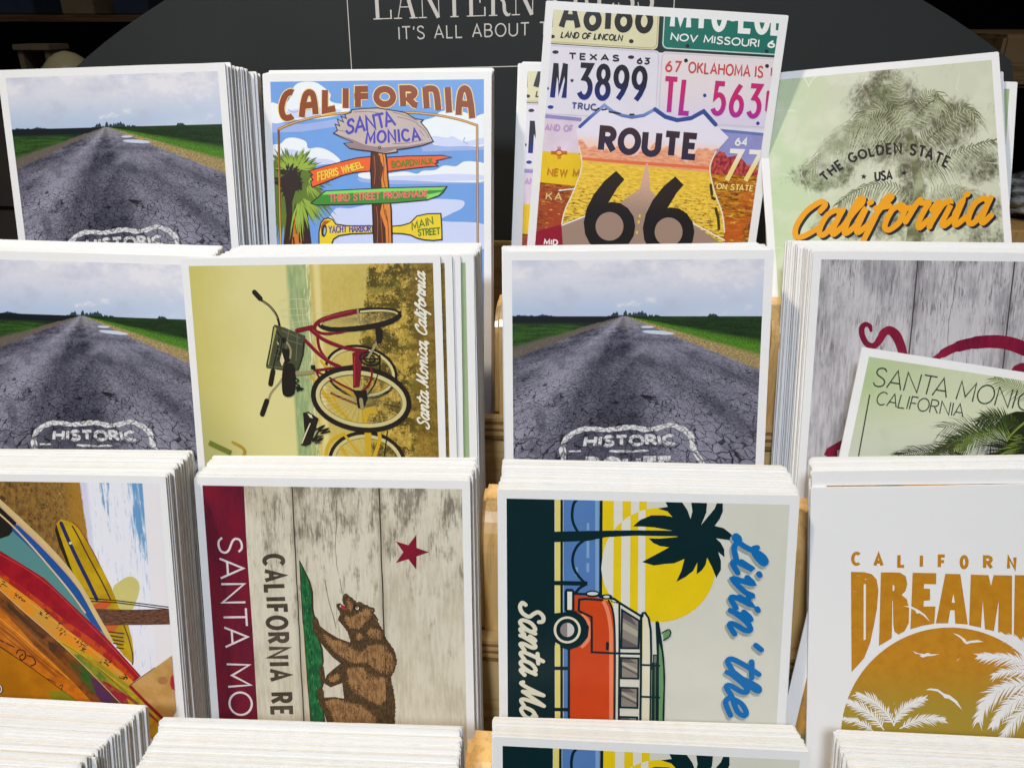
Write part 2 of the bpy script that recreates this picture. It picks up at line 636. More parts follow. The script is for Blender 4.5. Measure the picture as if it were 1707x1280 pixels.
CHARCOAL = material('charcoal_board', charcoal_fn, 0.55, 0.3, 'Object')
CHARCOAL_UV = material('charcoal_board_face', charcoal_fn, 0.55, 0.3, 'UV')
CREAM_INK = flat(225, 218, 208, .03)
CREAM_EDGE = material('worn_board_edge', lambda nt, u, v, w: mix(nt, (.06, .06, .055), (.45, .43, .38), noise(nt, u, v, w, .09, 3.0).step(.55, .66)), 0.6, 0.3, 'Object')
BLACK = material('shop_darkness', lambda nt, u, v, w: mix(nt, (.003, .003, .003), (.009, .008, .010), noise(nt, u, v, w, .004, 3.0)), 0.9, 0.1, 'Object')
COUNTER = material('grey_brown_laminate', lambda nt, u, v, w: mix(nt, (.13, .11, .09), (.20, .175, .15), noise(nt, u * .3, v, w, .03, 4.0)), 0.6, 0.3, 'Object')
SEAM = material('dark_seam_line', lambda nt, u, v, w: (.02, .017, .015), 0.8, 0.1, 'Object')  # plain dark colour of the counter's thin seam line
CERAMIC = material('cream_ceramic', lambda nt, u, v, w: mix(nt, (.55, .48, .27), (.68, .60, .36), noise(nt, u, v, w, .03)), 0.3, 0.5, 'Object')
PLASTIC = material('grey_film', lambda nt, u, v, w: mix(nt, (.10, .10, .10), (.45, .45, .46), noise(nt, u, v, w, .06, 3.0).step(.4, .75)), 0.25, 0.6, 'Object')
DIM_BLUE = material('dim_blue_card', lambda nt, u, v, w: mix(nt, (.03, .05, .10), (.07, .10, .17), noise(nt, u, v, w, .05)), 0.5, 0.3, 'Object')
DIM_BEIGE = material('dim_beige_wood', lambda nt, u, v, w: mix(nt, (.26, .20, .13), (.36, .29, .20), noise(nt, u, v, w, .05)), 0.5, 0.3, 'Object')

CX, CY, CZ = CAM_AT


def put_box(name, lo, hi, mat, parent=None, bevel=0.0):
    """box in world metres given relative to the viewer's eye point"""
    c = Vector(((lo[0] + hi[0]) / 2, (lo[1] + hi[1]) / 2, lo[2]))
    o = box_object(name, Vector(lo) - c, Vector(hi) - c, mat, parent, bevel)
    base = parent.location if parent else Vector((0, 0, 0))
    o.location = c + CAM_AT - base
    return o


describe(put_box('floor', (-4, -3, -0.445), (4, 4, -0.43), BLACK), kind='structure')
describe(put_box('back_wall', (-4, 2.6, -0.43), (4, 2.7, 2.2), BLACK), kind='structure')

# ---------------------------------------------------------------- the stepped wooden display stand
STAND = bpy.data.objects.new('display_stand', None)
COL.objects.link(STAND)
STAND.location = Vector((-0.03, 0.25, -0.43)) + CAM_AT
describe(STAND, 'stepped birch plywood card display stand with rows of pockets holding all the postcards', 'display stand')
XL, XR = -0.325, 0.262
TIERS = [  # lip front y, lip back y, lip top z, trough floor z, next panel back
    (0.312, 0.3165, -0.1593, -0.1700, 0.402),
    (0.246, 0.2520, -0.2235, -0.2345, 0.314),
    (0.1830, 0.1880, -0.2880, -0.2985, 0.248),
    (0.1180, 0.1230, -0.3520, -0.3630, 0.185),
]
for ly0, ly1, lz, fz, back in TIERS:
    bm = bmesh.new()
    plies = [0.0, 0.0016, 0.0034, 0.0050, 0.0066, 0.0084, 0.0106]
    for i in range(6):
        pr = 0.0003 if i % 2 else 0.0
        box_into(bm, (XL, ly0 + pr, lz - plies[i + 1]), (XR, ly1 - pr, lz - plies[i]), i % 2)
    me = bpy.data.meshes.new('lip')
    bm.to_mesh(me)
    bm.free()
    o = link_mesh('lip', me, STAND, [PLY_LIGHT, PLY_DARK])
    o.location = CAM_AT - STAND.location
    put_box('riser', (XL, ly0 + 0.0018, -0.43), (XR, ly1 - 0.0006, lz - 0.0107), BIRCH, STAND)
    put_box('trough', (XL + .001, ly1 - 0.0005, fz - 0.006), (XR - .001, back - 0.0002, fz), BIRCH, STAND)
put_box('back_board', (-0.252, 0.4022, -0.43), (XR, 0.4095, -0.1059), BIRCH, STAND, 0.0006)


def divider(x0, x1, yf, yb, z0, zb, r):
    """upright block whose front top edge is rounded off and whose corners are eased"""
    prof = [(yf, z0), (yf, zb)] + [(yf + r - r * math.cos(R(a)), zb + r * math.sin(R(a))) for a in range(12, 91, 13)] + [(yb, zb + r), (yb, z0)]
    bm = bmesh.new()
    c = Vector(((x0 + x1) / 2, (yf + yb) / 2, z0))
    L = [bm.verts.new(Vector((x0, y, z)) - c) for y, z in prof]
    Q = [bm.verts.new(Vector((x1, y, z)) - c) for y, z in prof]
    n = len(prof)
    for i in range(n):
        j = (i + 1) % n
        bm.faces.new((L[i], Q[i], Q[j], L[j]))
    bm.faces.new(L)
    bm.faces.new(Q[::-1])
    bmesh.ops.recalc_face_normals(bm, faces=bm.faces[:])
    side = [e for e in bm.edges if (e.verts[0].co.x < 0) == (e.verts[1].co.x < 0) and max(v.co.z for v in e.verts) > 0.01 and len(e.link_faces) == 2]
    bmesh.ops.bevel(bm, geom=side, offset=0.0022, segments=3, affect='EDGES', clamp_overlap=True)
    me = bpy.data.meshes.new('divider')
    bm.to_mesh(me)
    bm.free()
    o = link_mesh('divider', me, STAND, [BIRCH_END])
    for p in me.polygons:
        p.use_smooth = False
    o.location = c + CAM_AT - STAND.location


for x0, x1 in ((-0.0345, -0.0195), (0.0775, 0.0925)):
    divider(x0, x1, 0.3166, 0.346, -0.1593, -0.1247, 0.0134)
for x0, x1 in ((-0.0335, -0.0215), (0.080, 0.092)):
    divider(x0, x1, 0.2521, 0.272, -0.2235, -0.1863, 0.0185)
divider(-0.0330, -0.0215, 0.1882, 0.210, -0.2880, -0.2500, 0.0180)

# ---------------------------------------------------------------- the arched header board
HEAD = bpy.data.objects.new('header_sign', None)
COL.objects.link(HEAD)
HEAD.location = Vector((-0.030, 0.4300, 0.060)) + CAM_AT
describe(HEAD, 'charcoal arched header board with thin cream frame and lettering, behind the top row', 'sign')
cxh, czh, rh = 0.002, -0.4278, 0.4163
out = []
for i in range(49):
    a = R(90 + 42 - 84 * i / 48)
    out.append((min(max(cxh + rh * math.cos(a), -0.262), 0.233), czh + rh * math.sin(a)))
out = [(-0.262, -0.185)] + out + [(0.233, -0.185)]
pts = [out[0]]
for p in out[1:]:
    if math.dist(p, pts[-1]) > 5e-4:
        pts.append(p)
bm = bmesh.new()
F = [bm.verts.new((x, 0.0, z)) for x, z in pts]
B = [bm.verts.new((x, 0.005, z)) for x, z in pts]
bm.faces.new(F[::-1]).material_index = 0
bm.faces.new(B).material_index = 0
for i in range(len(pts)):
    j = (i + 1) % len(pts)
    bm.faces.new((F[i], F[j], B[j], B[i])).material_index = 1
bmesh.ops.recalc_face_normals(bm, faces=bm.faces[:])
me = bpy.data.meshes.new('board')
bm.to_mesh(me)
bm.free()
link_mesh('board', me, HEAD, [CHARCOAL, CREAM_EDGE])

sign = Art(((0, 0), (540, 0), (0, 200), (540, 200)), (540.0, 200.0), 0.5)
X0, Z0 = -300.0, 60.0          # sheet millimetres: x from the left end, y down from the apex


def hp(x, z):
    return (x - X0, Z0 - z)


sign.poly(CHARCOAL_UV, [hp(x * 1000 - 30.0, z * 1000 + 60.0) for x, z in pts])
sign.part('frame_line')
sign.lines(CREAM_INK, [[hp(-117.0, 45), hp(-117.9, -25.5)], [hp(-118.1, -25.6), hp(41.2, -21.1)], [hp(41.0, -21.0), hp(40.4, 45)]], 0.42, round_ends=False)
sign.part('lettering')
sign.text(CREAM_INK, "IT'S ALL ABOUT THE", (hp(-92.6, -11.1), hp(-8.6, -8.5)), (hp(-92.6, -5.5), hp(-8.6, -2.9)), 0.62, gap=.26)


def didot(letter, x, z, h, slope):
    """thick and hairline strokes with hairline feet; returns the advance"""
    K, k, out = h * .115, h * .028, []
    def st(a, b, w): out.append(([a, b], w))
    def foot(cx, y, r=.13): out.append(([(cx - r, y), (cx + r, y)], k * 1.15))
    adv = .66
    if letter == 'L':
        st((.14, 0), (.14, 1), K); foot(.14, 1); foot(.14, .012); st((.0, .014), (.58, .014), k); st((.57, .0), (.57, .26), k * 1.6); adv = .62
    elif letter == 'A':
        st((.36, 1.0), (.12, 0), k); st((.36, 1.0), (.62, 0), K); st((.2, .33), (.53, .33), k); foot(.12, .012); foot(.62, .012); adv = .74
    elif letter == 'N':
        st((.12, 0), (.12, 1), k); st((.1, 1), (.62, .0), K); st((.64, 0), (.64, 1), k); foot(.12, .012); foot(.64, .988); foot(.06, .988); adv = .76
    elif letter == 'T':
        st((.32, 0), (.32, 1), K); st((0, .986), (.64, .986), k); foot(.32, .012); st((.012, 1), (.012, .74), k * 1.5); st((.628, 1), (.628, .74), k * 1.5); adv = .66
    elif letter == 'E':
        st((.14, 0), (.14, 1), K); st((0, .014), (.58, .014), k); st((0, .986), (.56, .986), k); st((.14, .5), (.42, .5), k)
        st((.57, 0), (.57, .26), k * 1.6); st((.55, 1), (.55, .76), k * 1.6); st((.42, .38), (.42, .62), k * 1.4); adv = .64
    elif letter in 'RP':
        st((.14, 0), (.14, 1), K); foot(.14, .012); st((0, .986), (.36, .986), k); st((.14, .5), (.36, .5), k)
        out.append((A_(.36, .743, .17, .243, 90, -90, 14), [k] * 3 + [K * .9] * 9 + [k] * 3))
        if letter == 'R':
            out.append((curve([(.34, .5), (.47, .38), (.5, .12), (.6, .01), (.68, .06)], 4), [k, K * .8, K * .9, K * .9, K * .6, k]))
        adv = .68 if letter == 'R' else .58
    elif letter == 'S':
        out.append((curve([(.44, .76), (.38, .95), (.26, 1), (.1, .92), (.08, .74), (.26, .54), (.45, .32), (.44, .1), (.26, 0), (.1, .07), (.04, .26)], 4), [k, k, k, K * .6, K, K, K, K, K * .6, k, k]))
        adv = .54
    polys = []
    for p, w in out:
        q = []
        for gx, gy in p:
            xx = x + gx * h
            q.append(sign.mm(hp(xx, z + gy * h + (xx + 104) * slope)))
        polys += ribbon(q, w, round_ends=False)
    return polys, adv * h


polys, xx = [], -105.0
for c in 'LANTERN':
    q, adv = didot(c, xx, -2.1, 15.6, .028)
    polys += q
    xx += adv + 0.75
sign.put(CREAM_INK, polys)
polys, xx = [], -18.0
for c in 'PRESS':
    q, adv = didot(c, xx, -2.1, 15.6, .028)
    polys += q
    xx += adv + 0.75
sign.put(CREAM_INK, polys)
# the sheet's own x-y plane stands upright on the board
holder_rot = Matrix.Rotation(R(90), 4, 'X')
sign.attach(HEAD)
for ch in HEAD.children:
    if ch.name.split('.')[0] == 'picture':
        ch.name = 'printed_face'
        ch.matrix_basis = holder_rot

# ---------------------------------------------------------------- dim things behind the display
cab = bpy.data.objects.new('counter', None)
COL.objects.link(cab)
cab.location = Vector((-0.9, 1.0, -0.43)) + CAM_AT
describe(cab, 'grey-brown counter with a thin horizontal seam, behind the left end of the display', 'counter')
put_box('body', (-1.4, 0.80, -0.43), (-0.40, 1.25, -0.104), COUNTER, cab, .002)
put_box('seam', (-1.39, 0.7985, -0.1845), (-0.41, 0.801, -0.1820), SEAM, cab)


def lathe(name, prof, mat, loc, seg=28):
    bm = bmesh.new()
    rings = []
    for r, z in prof:
        rings.append([bm.verts.new((r * math.cos(2 * math.pi * i / seg), r * math.sin(2 * math.pi * i / seg), z)) for i in range(seg)])
    for a, b in zip(rings, rings[1:]):
        for i in range(seg):
            bm.faces.new((a[i], a[(i + 1) % seg], b[(i + 1) % seg], b[i]))
    bm.faces.new(rings[0][::-1])
    bm.faces.new(rings[-1])
    bmesh.ops.recalc_face_normals(bm, faces=bm.faces[:])
    me = bpy.data.meshes.new(name)
    bm.to_mesh(me)
    bm.free()
    for p in me.polygons:
        p.use_smooth = True
    o = link_mesh(name, me, None, [mat])
    o.location = Vector(loc) + CAM_AT
    return o


def bowl_prof(r, h):
    return [(r * .98, 0)] + [(r * math.cos(R(a)), h * (.35 + .65 * math.sin(R(a)))) for a in range(0, 86, 12)] + [(r * .05, h)]


describe(lathe('bowl', bowl_prof(.031, .071), CERAMIC, (-0.521, 0.835, -0.104)), 'larger cream rounded bowl upside down on the dim counter, just left of the arched header', 'bowl')
describe(lathe('bowl', bowl_prof(.030, .060), CERAMIC, (-0.556, 0.875, -0.104)), 'smaller cream rounded bowl half hidden behind the larger one on the counter', 'bowl')
rack = bpy.data.objects.new('small_stool', None)
COL.objects.link(rack)
rack.location = Vector((-0.79, 1.2, -0.104)) + CAM_AT
describe(rack, 'dim beige wooden stool with a flat top bar in the dark at upper left', 'stool')
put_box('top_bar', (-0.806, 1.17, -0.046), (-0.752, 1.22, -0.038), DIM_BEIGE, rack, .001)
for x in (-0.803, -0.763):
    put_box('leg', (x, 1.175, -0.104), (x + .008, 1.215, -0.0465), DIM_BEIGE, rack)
shelf = bpy.data.objects.new('wall_shelf', None)
COL.objects.link(shelf)
shelf.location = Vector((-1.1, 1.75, -0.10)) + CAM_AT
describe(shelf, 'dark shelf far back in the gloom at upper left', 'shelf')
put_box('board', (-1.7, 1.6, -0.012), (-0.55, 1.85, 0.0), DARK_WOOD, shelf)
put_box('upright', (-1.7, 1.6, -0.43), (-1.66, 1.85, -0.0125), DARK_WOOD, shelf)
put_box('upright', (-0.6, 1.6, -0.43), (-0.56, 1.85, -0.0125), DARK_WOOD, shelf)
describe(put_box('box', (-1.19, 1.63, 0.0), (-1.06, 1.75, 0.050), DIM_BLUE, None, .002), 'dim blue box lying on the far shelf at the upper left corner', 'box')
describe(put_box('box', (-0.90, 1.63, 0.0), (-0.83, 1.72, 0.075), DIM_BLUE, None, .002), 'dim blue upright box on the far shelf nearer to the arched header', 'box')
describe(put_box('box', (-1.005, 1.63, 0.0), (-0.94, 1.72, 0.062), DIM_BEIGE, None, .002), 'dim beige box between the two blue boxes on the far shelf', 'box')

rs = bpy.data.objects.new('shelf_unit', None)
COL.objects.link(rs)
rs.location = Vector((0.6, 0.95, -0.43)) + CAM_AT
describe(rs, 'brown grained wooden shelf unit behind the right end of the display', 'shelf')
put_box('upper_shelf', (0.363, 0.80, -0.059), (0.95, 1.10, -0.0155), DARK_WOOD, rs, .003)
put_box('lower_shelf', (0.395, 0.80, -0.215), (0.95, 1.10, -0.186), BIRCH_END, rs, .002)
put_box('side_panel', (0.952, 0.80, -0.43), (0.975, 1.10, 0.2), DARK_WOOD, rs)
rnd = random.Random(5)
bm = bmesh.new()
bmesh.ops.create_icosphere(bm, subdivisions=4, radius=1.0)
for v in bm.verts:
    p = v.co
    k = 1 + .16 * math.sin(7 * p.x + 3 * p.z) * math.cos(6 * p.y) + .1 * math.sin(13 * p.z + 5 * p.y)
    v.co = Vector((p.x * .05 * k, p.y * .035 * k, max(0.0, .021 + p.z * .021 * k)))
me = bpy.data.meshes.new('plastic_bag')
bm.to_mesh(me)
bm.free()
bag = link_mesh('plastic_bag', me, None, [PLASTIC])
bag.location = Vector((0.452, 0.86, -0.186)) + CAM_AT
describe(bag, 'crumpled grey plastic bag lying on the lower wooden shelf at the right edge', 'bag')

# ------------------------------------------------------------------ postcards
T = 0.00070
PAPER = material('card_stock', lambda nt, u, v, w: mix(nt, (.78, .765, .755), (.86, .85, .84), noise(nt, u, v, w, .12, 4.0, .6) * .6 + noise(nt, u, v, w * 3.0, .9, 2.0) * .4), 0.42, 0.35, 'Object')
EDGES = [material('cut_card_edge', lambda nt, u, v, w, a=a, b=b: mix(nt, a, b, noise(nt, u * .25, v * .25, w * 4.0, .8, 4.0, .75).step(.25, .7)), 0.8, 0.1, 'Object')
         for a, b in (((.72, .70, .66), (.88, .86, .82)), ((.66, .62, .54), (.84, .81, .74)), ((.64, .62, .58), (.82, .80, .76)), ((.74, .73, .71), (.89, .88, .86)))]


def card_mesh(name, w, h, seed=0):
    """thin board with eased corners; the local origin is the middle of the top edge of the printed face"""
    rnd = random.Random(seed)
    bm = bmesh.new()
    c = 0.0005
    j = lambda: rnd.uniform(-.00015, .00015)
    ring = [(-w / 2 + c, j()), (-w / 6, j()), (w / 6, j()), (w / 2 - c, j()), (w / 2, -c), (w / 2 + j(), -h / 3), (w / 2 + j(), -2 * h / 3),
            (w / 2, -h + c), (w / 2 - c, -h), (-w / 2 + c, -h), (-w / 2, -h + c), (-w / 2 + j(), -2 * h / 3), (-w / 2 + j(), -h / 3), (-w / 2, -c)]
    f = [bm.verts.new((x, y, 0)) for x, y in ring]
    b = [bm.verts.new((x, y, -T)) for x, y in ring]
    bm.faces.new(f[::-1])
    bm.faces.new(b)
    n = len(ring)
    for i in range(n):
        bm.faces.new((f[i], f[(i + 1) % n], b[(i + 1) % n], b[i])).material_index = 1
    bmesh.ops.recalc_face_normals(bm, faces=bm.faces[:])
    me = bpy.data.meshes.new(name)
    bm.to_mesh(me)
    bm.free()
    me.materials.append(PAPER)
    me.materials.append(EDGES[seed % 4])
    return me


CARD_MESHES = [card_mesh('postcard', .1016, .1524, s) for s in range(12)]
WIDE_MESH = card_mesh('postcard', .1524, .1016, 99)
shuffle = random.Random(11)
card_count = 0


def place_card(top, roll, lean, label, group=None, mesh=None):
    """top = middle of the card's top edge in millimetres from the viewer's eye point"""
    global card_count
    card_count += 1
    o = bpy.data.objects.new('postcard', mesh or shuffle.choice(CARD_MESHES))
    COL.objects.link(o)
    o.matrix_world = (Matrix.Translation(CAM_AT + Vector(top) * .001) @ Matrix.Rotation(R(90 - lean), 4, 'X') @ Matrix.Rotation(R(roll), 4, 'Z'))
    return describe(o, label, 'postcard', group)


def stack(top, shift, roll, roll_back, lean, n, what, front_label, art=None, loose=0.45, front=True, skew=0.16, fan=(), base_dx=0.0):
    """front card first, then the cards behind it leaning in the same pocket"""
    cards = []
    if front:
        f = place_card(top, roll, lean, front_label, 'postcards facing the viewer')
        if art:
            art.attach(f)
        cards.append(f)
    drift = 0.0
    for i in range(1, n):
        t = i / (n - 1)
        if shuffle.random() < .25:
            drift = shuffle.uniform(-loose, loose)
        jx = drift + shuffle.gauss(0, loose * .6)
        jz = shuffle.gauss(0, loose * .62)
        jy = shift[1] * t + jz * math.tan(R(lean)) 
        lab = 'white edge of a postcard ' + ('stacked behind the ' if front else 'in the ') + what
        grp = 'postcards ' + ('stacked behind the ' if front else 'in the ') + what
        rr = roll + (roll_back - roll) * t + shuffle.gauss(0, skew)
        dx, up, a = 0.0, 0.0, None
        if i <= len(fan):
            # a card pushed out of line far enough to show some of its own print
            dx, up, a, rr, lab = fan[i - 1]
            grp = 'postcards facing the viewer'
            jx, jy, jz = 0.0, shift[1] * t, 0.0
        p = (top[0] + (dx or base_dx or shift[0] * t) + jx, top[1] + jy + (up * math.tan(R(lean)) if up else 0.0), top[2] + shift[2] * t + jz + up)
        c = place_card(p, rr, lean, lab, grp)
        if a:
            a.attach(c)
        cards.append(c)
    return cards

# ------------------------------------------------------------------ prints
CARD_Q = {  # corner marks of each print's tracing sheet: top left, top right, bottom left, bottom right
    'road': ((838.6, 419.5), (1290.5, 416.3), (844.6, 1038.5), (1260.5, 1051.2)),
    'signpost': ((437.7, 123.6), (819.5, 118.8), (461.6, 688.6), (818.9, 696.3)),
    'shield': ((910.5, 1.0), (1315.2, 25.5), (865.7, 584.7), (1229.4, 617.1)),
    'tree': ((1259.5, 124.9), (1664.6, 86.7), (1299.5, 707.7), (1706.3, 682.5)),
    'bike': ((301.4, 431.2), (733.9, 425.3), (352.8, 1043.7), (752.5, 1053.8)),
    'plank': ((1356.1, 418.3), (1828.4, 423.2), (1311.0, 1046.8), (1744.6, 1066.9)),
    'palm': ((1437.1, 578.3), (2166.6, 691.0), (1345.2, 1017.7), (2039.9, 1139.3)),
    'surf': ((-180.2, 787.7), (276.0, 793.4), (-93.6, 1424.6), (328.8, 1447.1)),
    'bear': ((323.2, 795.5), (783.6, 801.4), (369.3, 1419.5), (795.5, 1441.4)),
    'van': ((829.0, 815.8), (1333.1, 826.0), (834.5, 1460.8), (1292.4, 1487.5)),
    'sun': ((1351.4, 811.8), (1879.1, 805.5), (1339.9, 1480.3), (1827.1, 1495.6)),
}


def crack_fields(nt, u, v):
    """ground coordinates of the printed road and its crack masks"""
    wob = noise(nt, u, v, 3.0, .35, 3.0) - .5
    dx = u - 46.4 + wob * 1.6
    dy = (v - 24.6 + wob * .9).max(.35)
    X = dx / dy
    Z = dy.rdiv(60.0)
    wx = (noise(nt, X * 9.0, Z * 9.0, 1.0, 1.0, 3.0) - .5) * .10
    e1 = cells(nt, X + wx, Z * .95 + wx, 12.0)
    e2 = cells(nt, X + wx, Z * .95 - wx, 27.0)
    near = (v - 24.6).step(7.0, 24.0)
    big = noise(nt, X, Z, 5.0, 2.2, 2.0)
    c1 = e1.step(.060, .014) * near * (big.step(.35, .5) * .7 + .3)
    c2 = e2.step(.06, .012) * (v - 24.6).step(20.0, 42.0) * big.step(.62, .42)
    return X, Z, (c1 * .9 + c2 * .75).min(1.0)


def paint_road(nt, u, v, w):
    X, Z, crack = crack_fields(nt, u, v)
    # sky
    n1 = noise(nt, u, v * 1.7, 0.0, .045, 5.0, .55, .4)
    n2 = noise(nt, u, v * 1.5, 9.0, .11, 5.0, .6)
    sky = mix(nt, ink(212, 212, 222), ink(176, 192, 216), v.step(9.0, 25.0))
    sky = mix(nt, sky, ink(180, 182, 200), (n1 * .6 + n2 * .4).step(.5, .38) * .42)
    sky = mix(nt, sky, ink(228, 224, 228), (n1 * .5 + n2 * .5 + .012 + v * -.0055 + (u - 30.0).abs() * .0006).step(.47, .56) * .85)
    sky = mix(nt, sky, ink(196, 205, 224), (u * .012 + v * .03 + n1 * .3).step(1.5, 1.9) * .6)
    # fields
    grain = noise(nt, u, v * 2.0, 2.0, 1.6, 4.0, .7)
    streak = noise(nt, u * .12, v * 1.4, 4.0, .9, 3.0, .6)
    fl = mix(nt, ink(26, 38, 24), ink(58, 98, 32), (grain * .6 + streak * .6).step(.42, .78))
    fl = mix(nt, ink(20, 26, 30), fl, v.step(27.0, 28.6))
    fr = mix(nt, ink(18, 30, 18), ink(42, 70, 28), (grain * .7 + streak * .4).step(.40, .75))
    e = X.abs()
    bright = mix(nt, ink(52, 92, 26), ink(92, 142, 40), grain.step(.35, .65))
    fr = mix(nt, fr, bright, e.step(6.2, 4.2))
    side = (u - 46.4).step(-.2, .2)
    ground = mix(nt, fl, fr, side)
    # verge of gravel and straw
    en = e + (grain - .5) * .9 + (streak - .5) * .6
    verge = mix(nt, ink(112, 104, 98), ink(196, 170, 112), side)
    verge = mix(nt, verge, ink(84, 72, 56), grain.step(.62, .45) * .7)
    ground = mix(nt, ground, verge, en.step(3.75, 3.2))
    # asphalt
    pb = noise(nt, X * 1.0, Z * .35, 2.0, 1.5, 4.0, .6)
    rough = noise(nt, u, v * 1.3, 6.0, 1.25, 4.0, .75)
    fine = noise(nt, u, v * 1.3, 6.5, 2.6, 3.0, .8)
    tone = pb * .62 + .13 + rough * .50 + fine * .62 - .08 - (X + .25).abs().step(.75, .12) * .16 + (X + .95).abs().step(.6, .1) * .06 - (X + 2.4).abs().step(1.2, .1) * .12 + (v - 60.0) * .0012 + (X + 1.0).abs().step(.55, .1) * .03
    road = mix(nt, ink(34, 34, 52), ink(166, 163, 180), tone.step(.60, 1.26))
    road = mix(nt, road, ink(58, 58, 74), noise(nt, u, v, 8.0, .11, 3.0).step(.52, .66) * .45)
    road = mix(nt, road, ink(176, 170, 168), (v - 24.6).step(7.0, 0.5) * .35)
    road = mix(nt, road, ink(16, 12, 20), crack)
    ground = mix(nt, ground, road, (e + (grain - .5) * .25).step(2.58, 2.44))
    # standing water on the right shoulder
    pud = ((u - 59.5) / 6.2).abs().pow(2.0) + ((v - 31.0 - (u - 59.5) * .07) / .72).abs().pow(2.0) + (grain - .5) * .9
    pud2 = ((u - 55.4) / 2.6).abs().pow(2.0) + ((v - 28.9) / .45).abs().pow(2.0) + (grain - .5) * .9
    ground = mix(nt, ground, ink(196, 206, 222), pud.step(1.15, .8).max(pud2.step(1.15, .8)))
    # far trees
    tn = noise(nt, u, 0.0, 3.0, .55, 3.0, .7)
    tz = (u - 50.0).abs().step(12.0, 4.0) * 3.6 + (u - 80.0).abs().step(2.4, .6) * 2.0 + (u - 10.0).abs().step(12.0, 6.0) * 1.0 + .2
    tree = (v - 24.9 + tz * (tn - .30).max(0.0) * 2.1).step(-.05, .2)
    c = mix(nt, sky, ink(44, 60, 66), tree * (v - 24.9).step(.3, -.1))
    return mix(nt, c, ground, (v - 24.8).step(-.1, .12))


def paint_road_marking(nt, u, v, w):
    X, Z, crack = crack_fields(nt, u, v)
    worn = noise(nt, u, v, 4.0, .8, 4.0, .75)
    c = mix(nt, ink(150, 146, 152), ink(226, 224, 224), worn.step(.30, .55))
    c = mix(nt, c, ink(78, 74, 88), worn.step(.70, .80) * .9)
    return mix(nt, c, ink(44, 40, 48), crack * .85)


ROAD = material('print_road_photo', paint_road, 0.38)
ROAD_MARK = material('print_road_paint', paint_road_marking, 0.38)
ART_ROAD = Art(CARD_Q['road']).fill(ROAD).view(820, 390, 3.122)

pp = []
rr_ = random.Random(3)


def rough_stroke(pts, w, smooth=0):
    p = curve(pts, smooth) if smooth else pts
    ww = [w * (1 + rr_.uniform(-.28, .25)) for _ in p]
    return ART_ROAD.stroke_polys([(x + rr_.uniform(-2, 2), y + rr_.uniform(-1.5, 1.5)) for x, y in p], ww)


pp += rough_stroke([(372, 1172), (366, 1120), (374, 1085), (400, 1052), (440, 1026), (500, 1012), (580, 1018), (640, 1014), (720, 1004), (800, 1016), (860, 1010), (925, 993), (985, 1010), (1035, 1050), (1043, 1100), (1060, 1140), (1095, 1190), (1130, 1240)], 24, 4)
pp += rough_stroke([(366, 1120), (372, 1172), (350, 1240)], 30, 3)
for s, b, t, w in (('HISTORIC', ((482, 1103), (955, 1090)), ((490, 1056), (945, 1046)), 17),
                   ('ROUTE', ((470, 1262), (950, 1262)), ((500, 1170), (930, 1166)), 27)):
    pp += ART_ROAD.text_polys(s, b, t, w, gap=.22)
pp += rough_stroke([(615, 1129), (700, 1131), (815, 1126)], 11, 4)
pp += rough_stroke([(405, 1131), (460, 1130)], 8, 3)
ART_ROAD.put(ROAD_MARK, pp)

# -- cartoon signpost
sg = ART_SIGNPOST = Art(CARD_Q['signpost']).view(430, 100, 4)
SKYB, CLOUD, LAV, DKL = flat(112, 158, 222, .03), flat(234, 238, 252, .02), flat(204, 212, 242, .02), flat(158, 176, 226, .03)
BLK = flat(48, 32, 34, .05)
sg.fill(SKYB)
sg.poly(DKL, [(80, 420), (300, 430), (560, 390), (560, 440), (290, 480), (90, 485)], [(1080, 560), (1520, 540), (1520, 600), (1100, 612)], [(660, 790), (1520, 800), (1520, 822), (900, 830), (680, 815)])
sg.poly(CLOUD, [(85, 290), (150, 300), (205, 270), (240, 180), (290, 150), (380, 150), (440, 185), (485, 230), (480, 270), (520, 290), (600, 300), (600, 350), (440, 390), (260, 400), (90, 420)],
        [(90, 580), (150, 560), (190, 525), (250, 520), (320, 545), (335, 590), (400, 585), (460, 600), (520, 640), (545, 680), (420, 700), (300, 720), (95, 720)],
        [(1060, 420), (1120, 400), (1180, 380), (1220, 345), (1300, 340), (1380, 350), (1440, 380), (1520, 370), (1520, 560), (1400, 575), (1200, 572), (1150, 540), (1090, 470)],
        [(670, 760), (740, 745), (760, 780), (860, 760), (980, 745), (1060, 760), (1100, 740), (1180, 735), (1240, 705), (1320, 710), (1370, 680), (1440, 678), (1520, 700), (1520, 805), (1300, 815), (900, 800), (700, 790)], smooth=4)
sg.poly(LAV, [(500, 1010), (620, 990), (760, 960), (900, 955), (1100, 930), (1300, 930), (1375, 945), (1360, 990), (1280, 1030), (1230, 1075), (1520, 1100), (1520, 1260), (500, 1260)],
        [(250, 330), (420, 320), (560, 340), (420, 380), (260, 390), (150, 370)],
        [(1160, 510), (1260, 520), (1300, 510), (1380, 545), (1500, 520), (1510, 560), (1380, 575), (1200, 572)],
        [(190, 600), (280, 610), (330, 650), (480, 665), (520, 690), (380, 700), (120, 710), (120, 660)],
        [(900, 775), (1100, 770), (1280, 760), (1500, 770), (1510, 800), (1200, 808), (900, 798)], smooth=4)
sg.line(DKL, [(1380, 520), (1372, 545), (1400, 560)], 7, 4)
sg.line(DKL, [(200, 330), (240, 350), (280, 335), (300, 300)], 6, 4)
# palm at the left
DG, MG, LG, TR1, TR2 = flat(52, 40, 34), flat(98, 122, 44), flat(152, 178, 66), flat(206, 118, 44), flat(62, 34, 22)


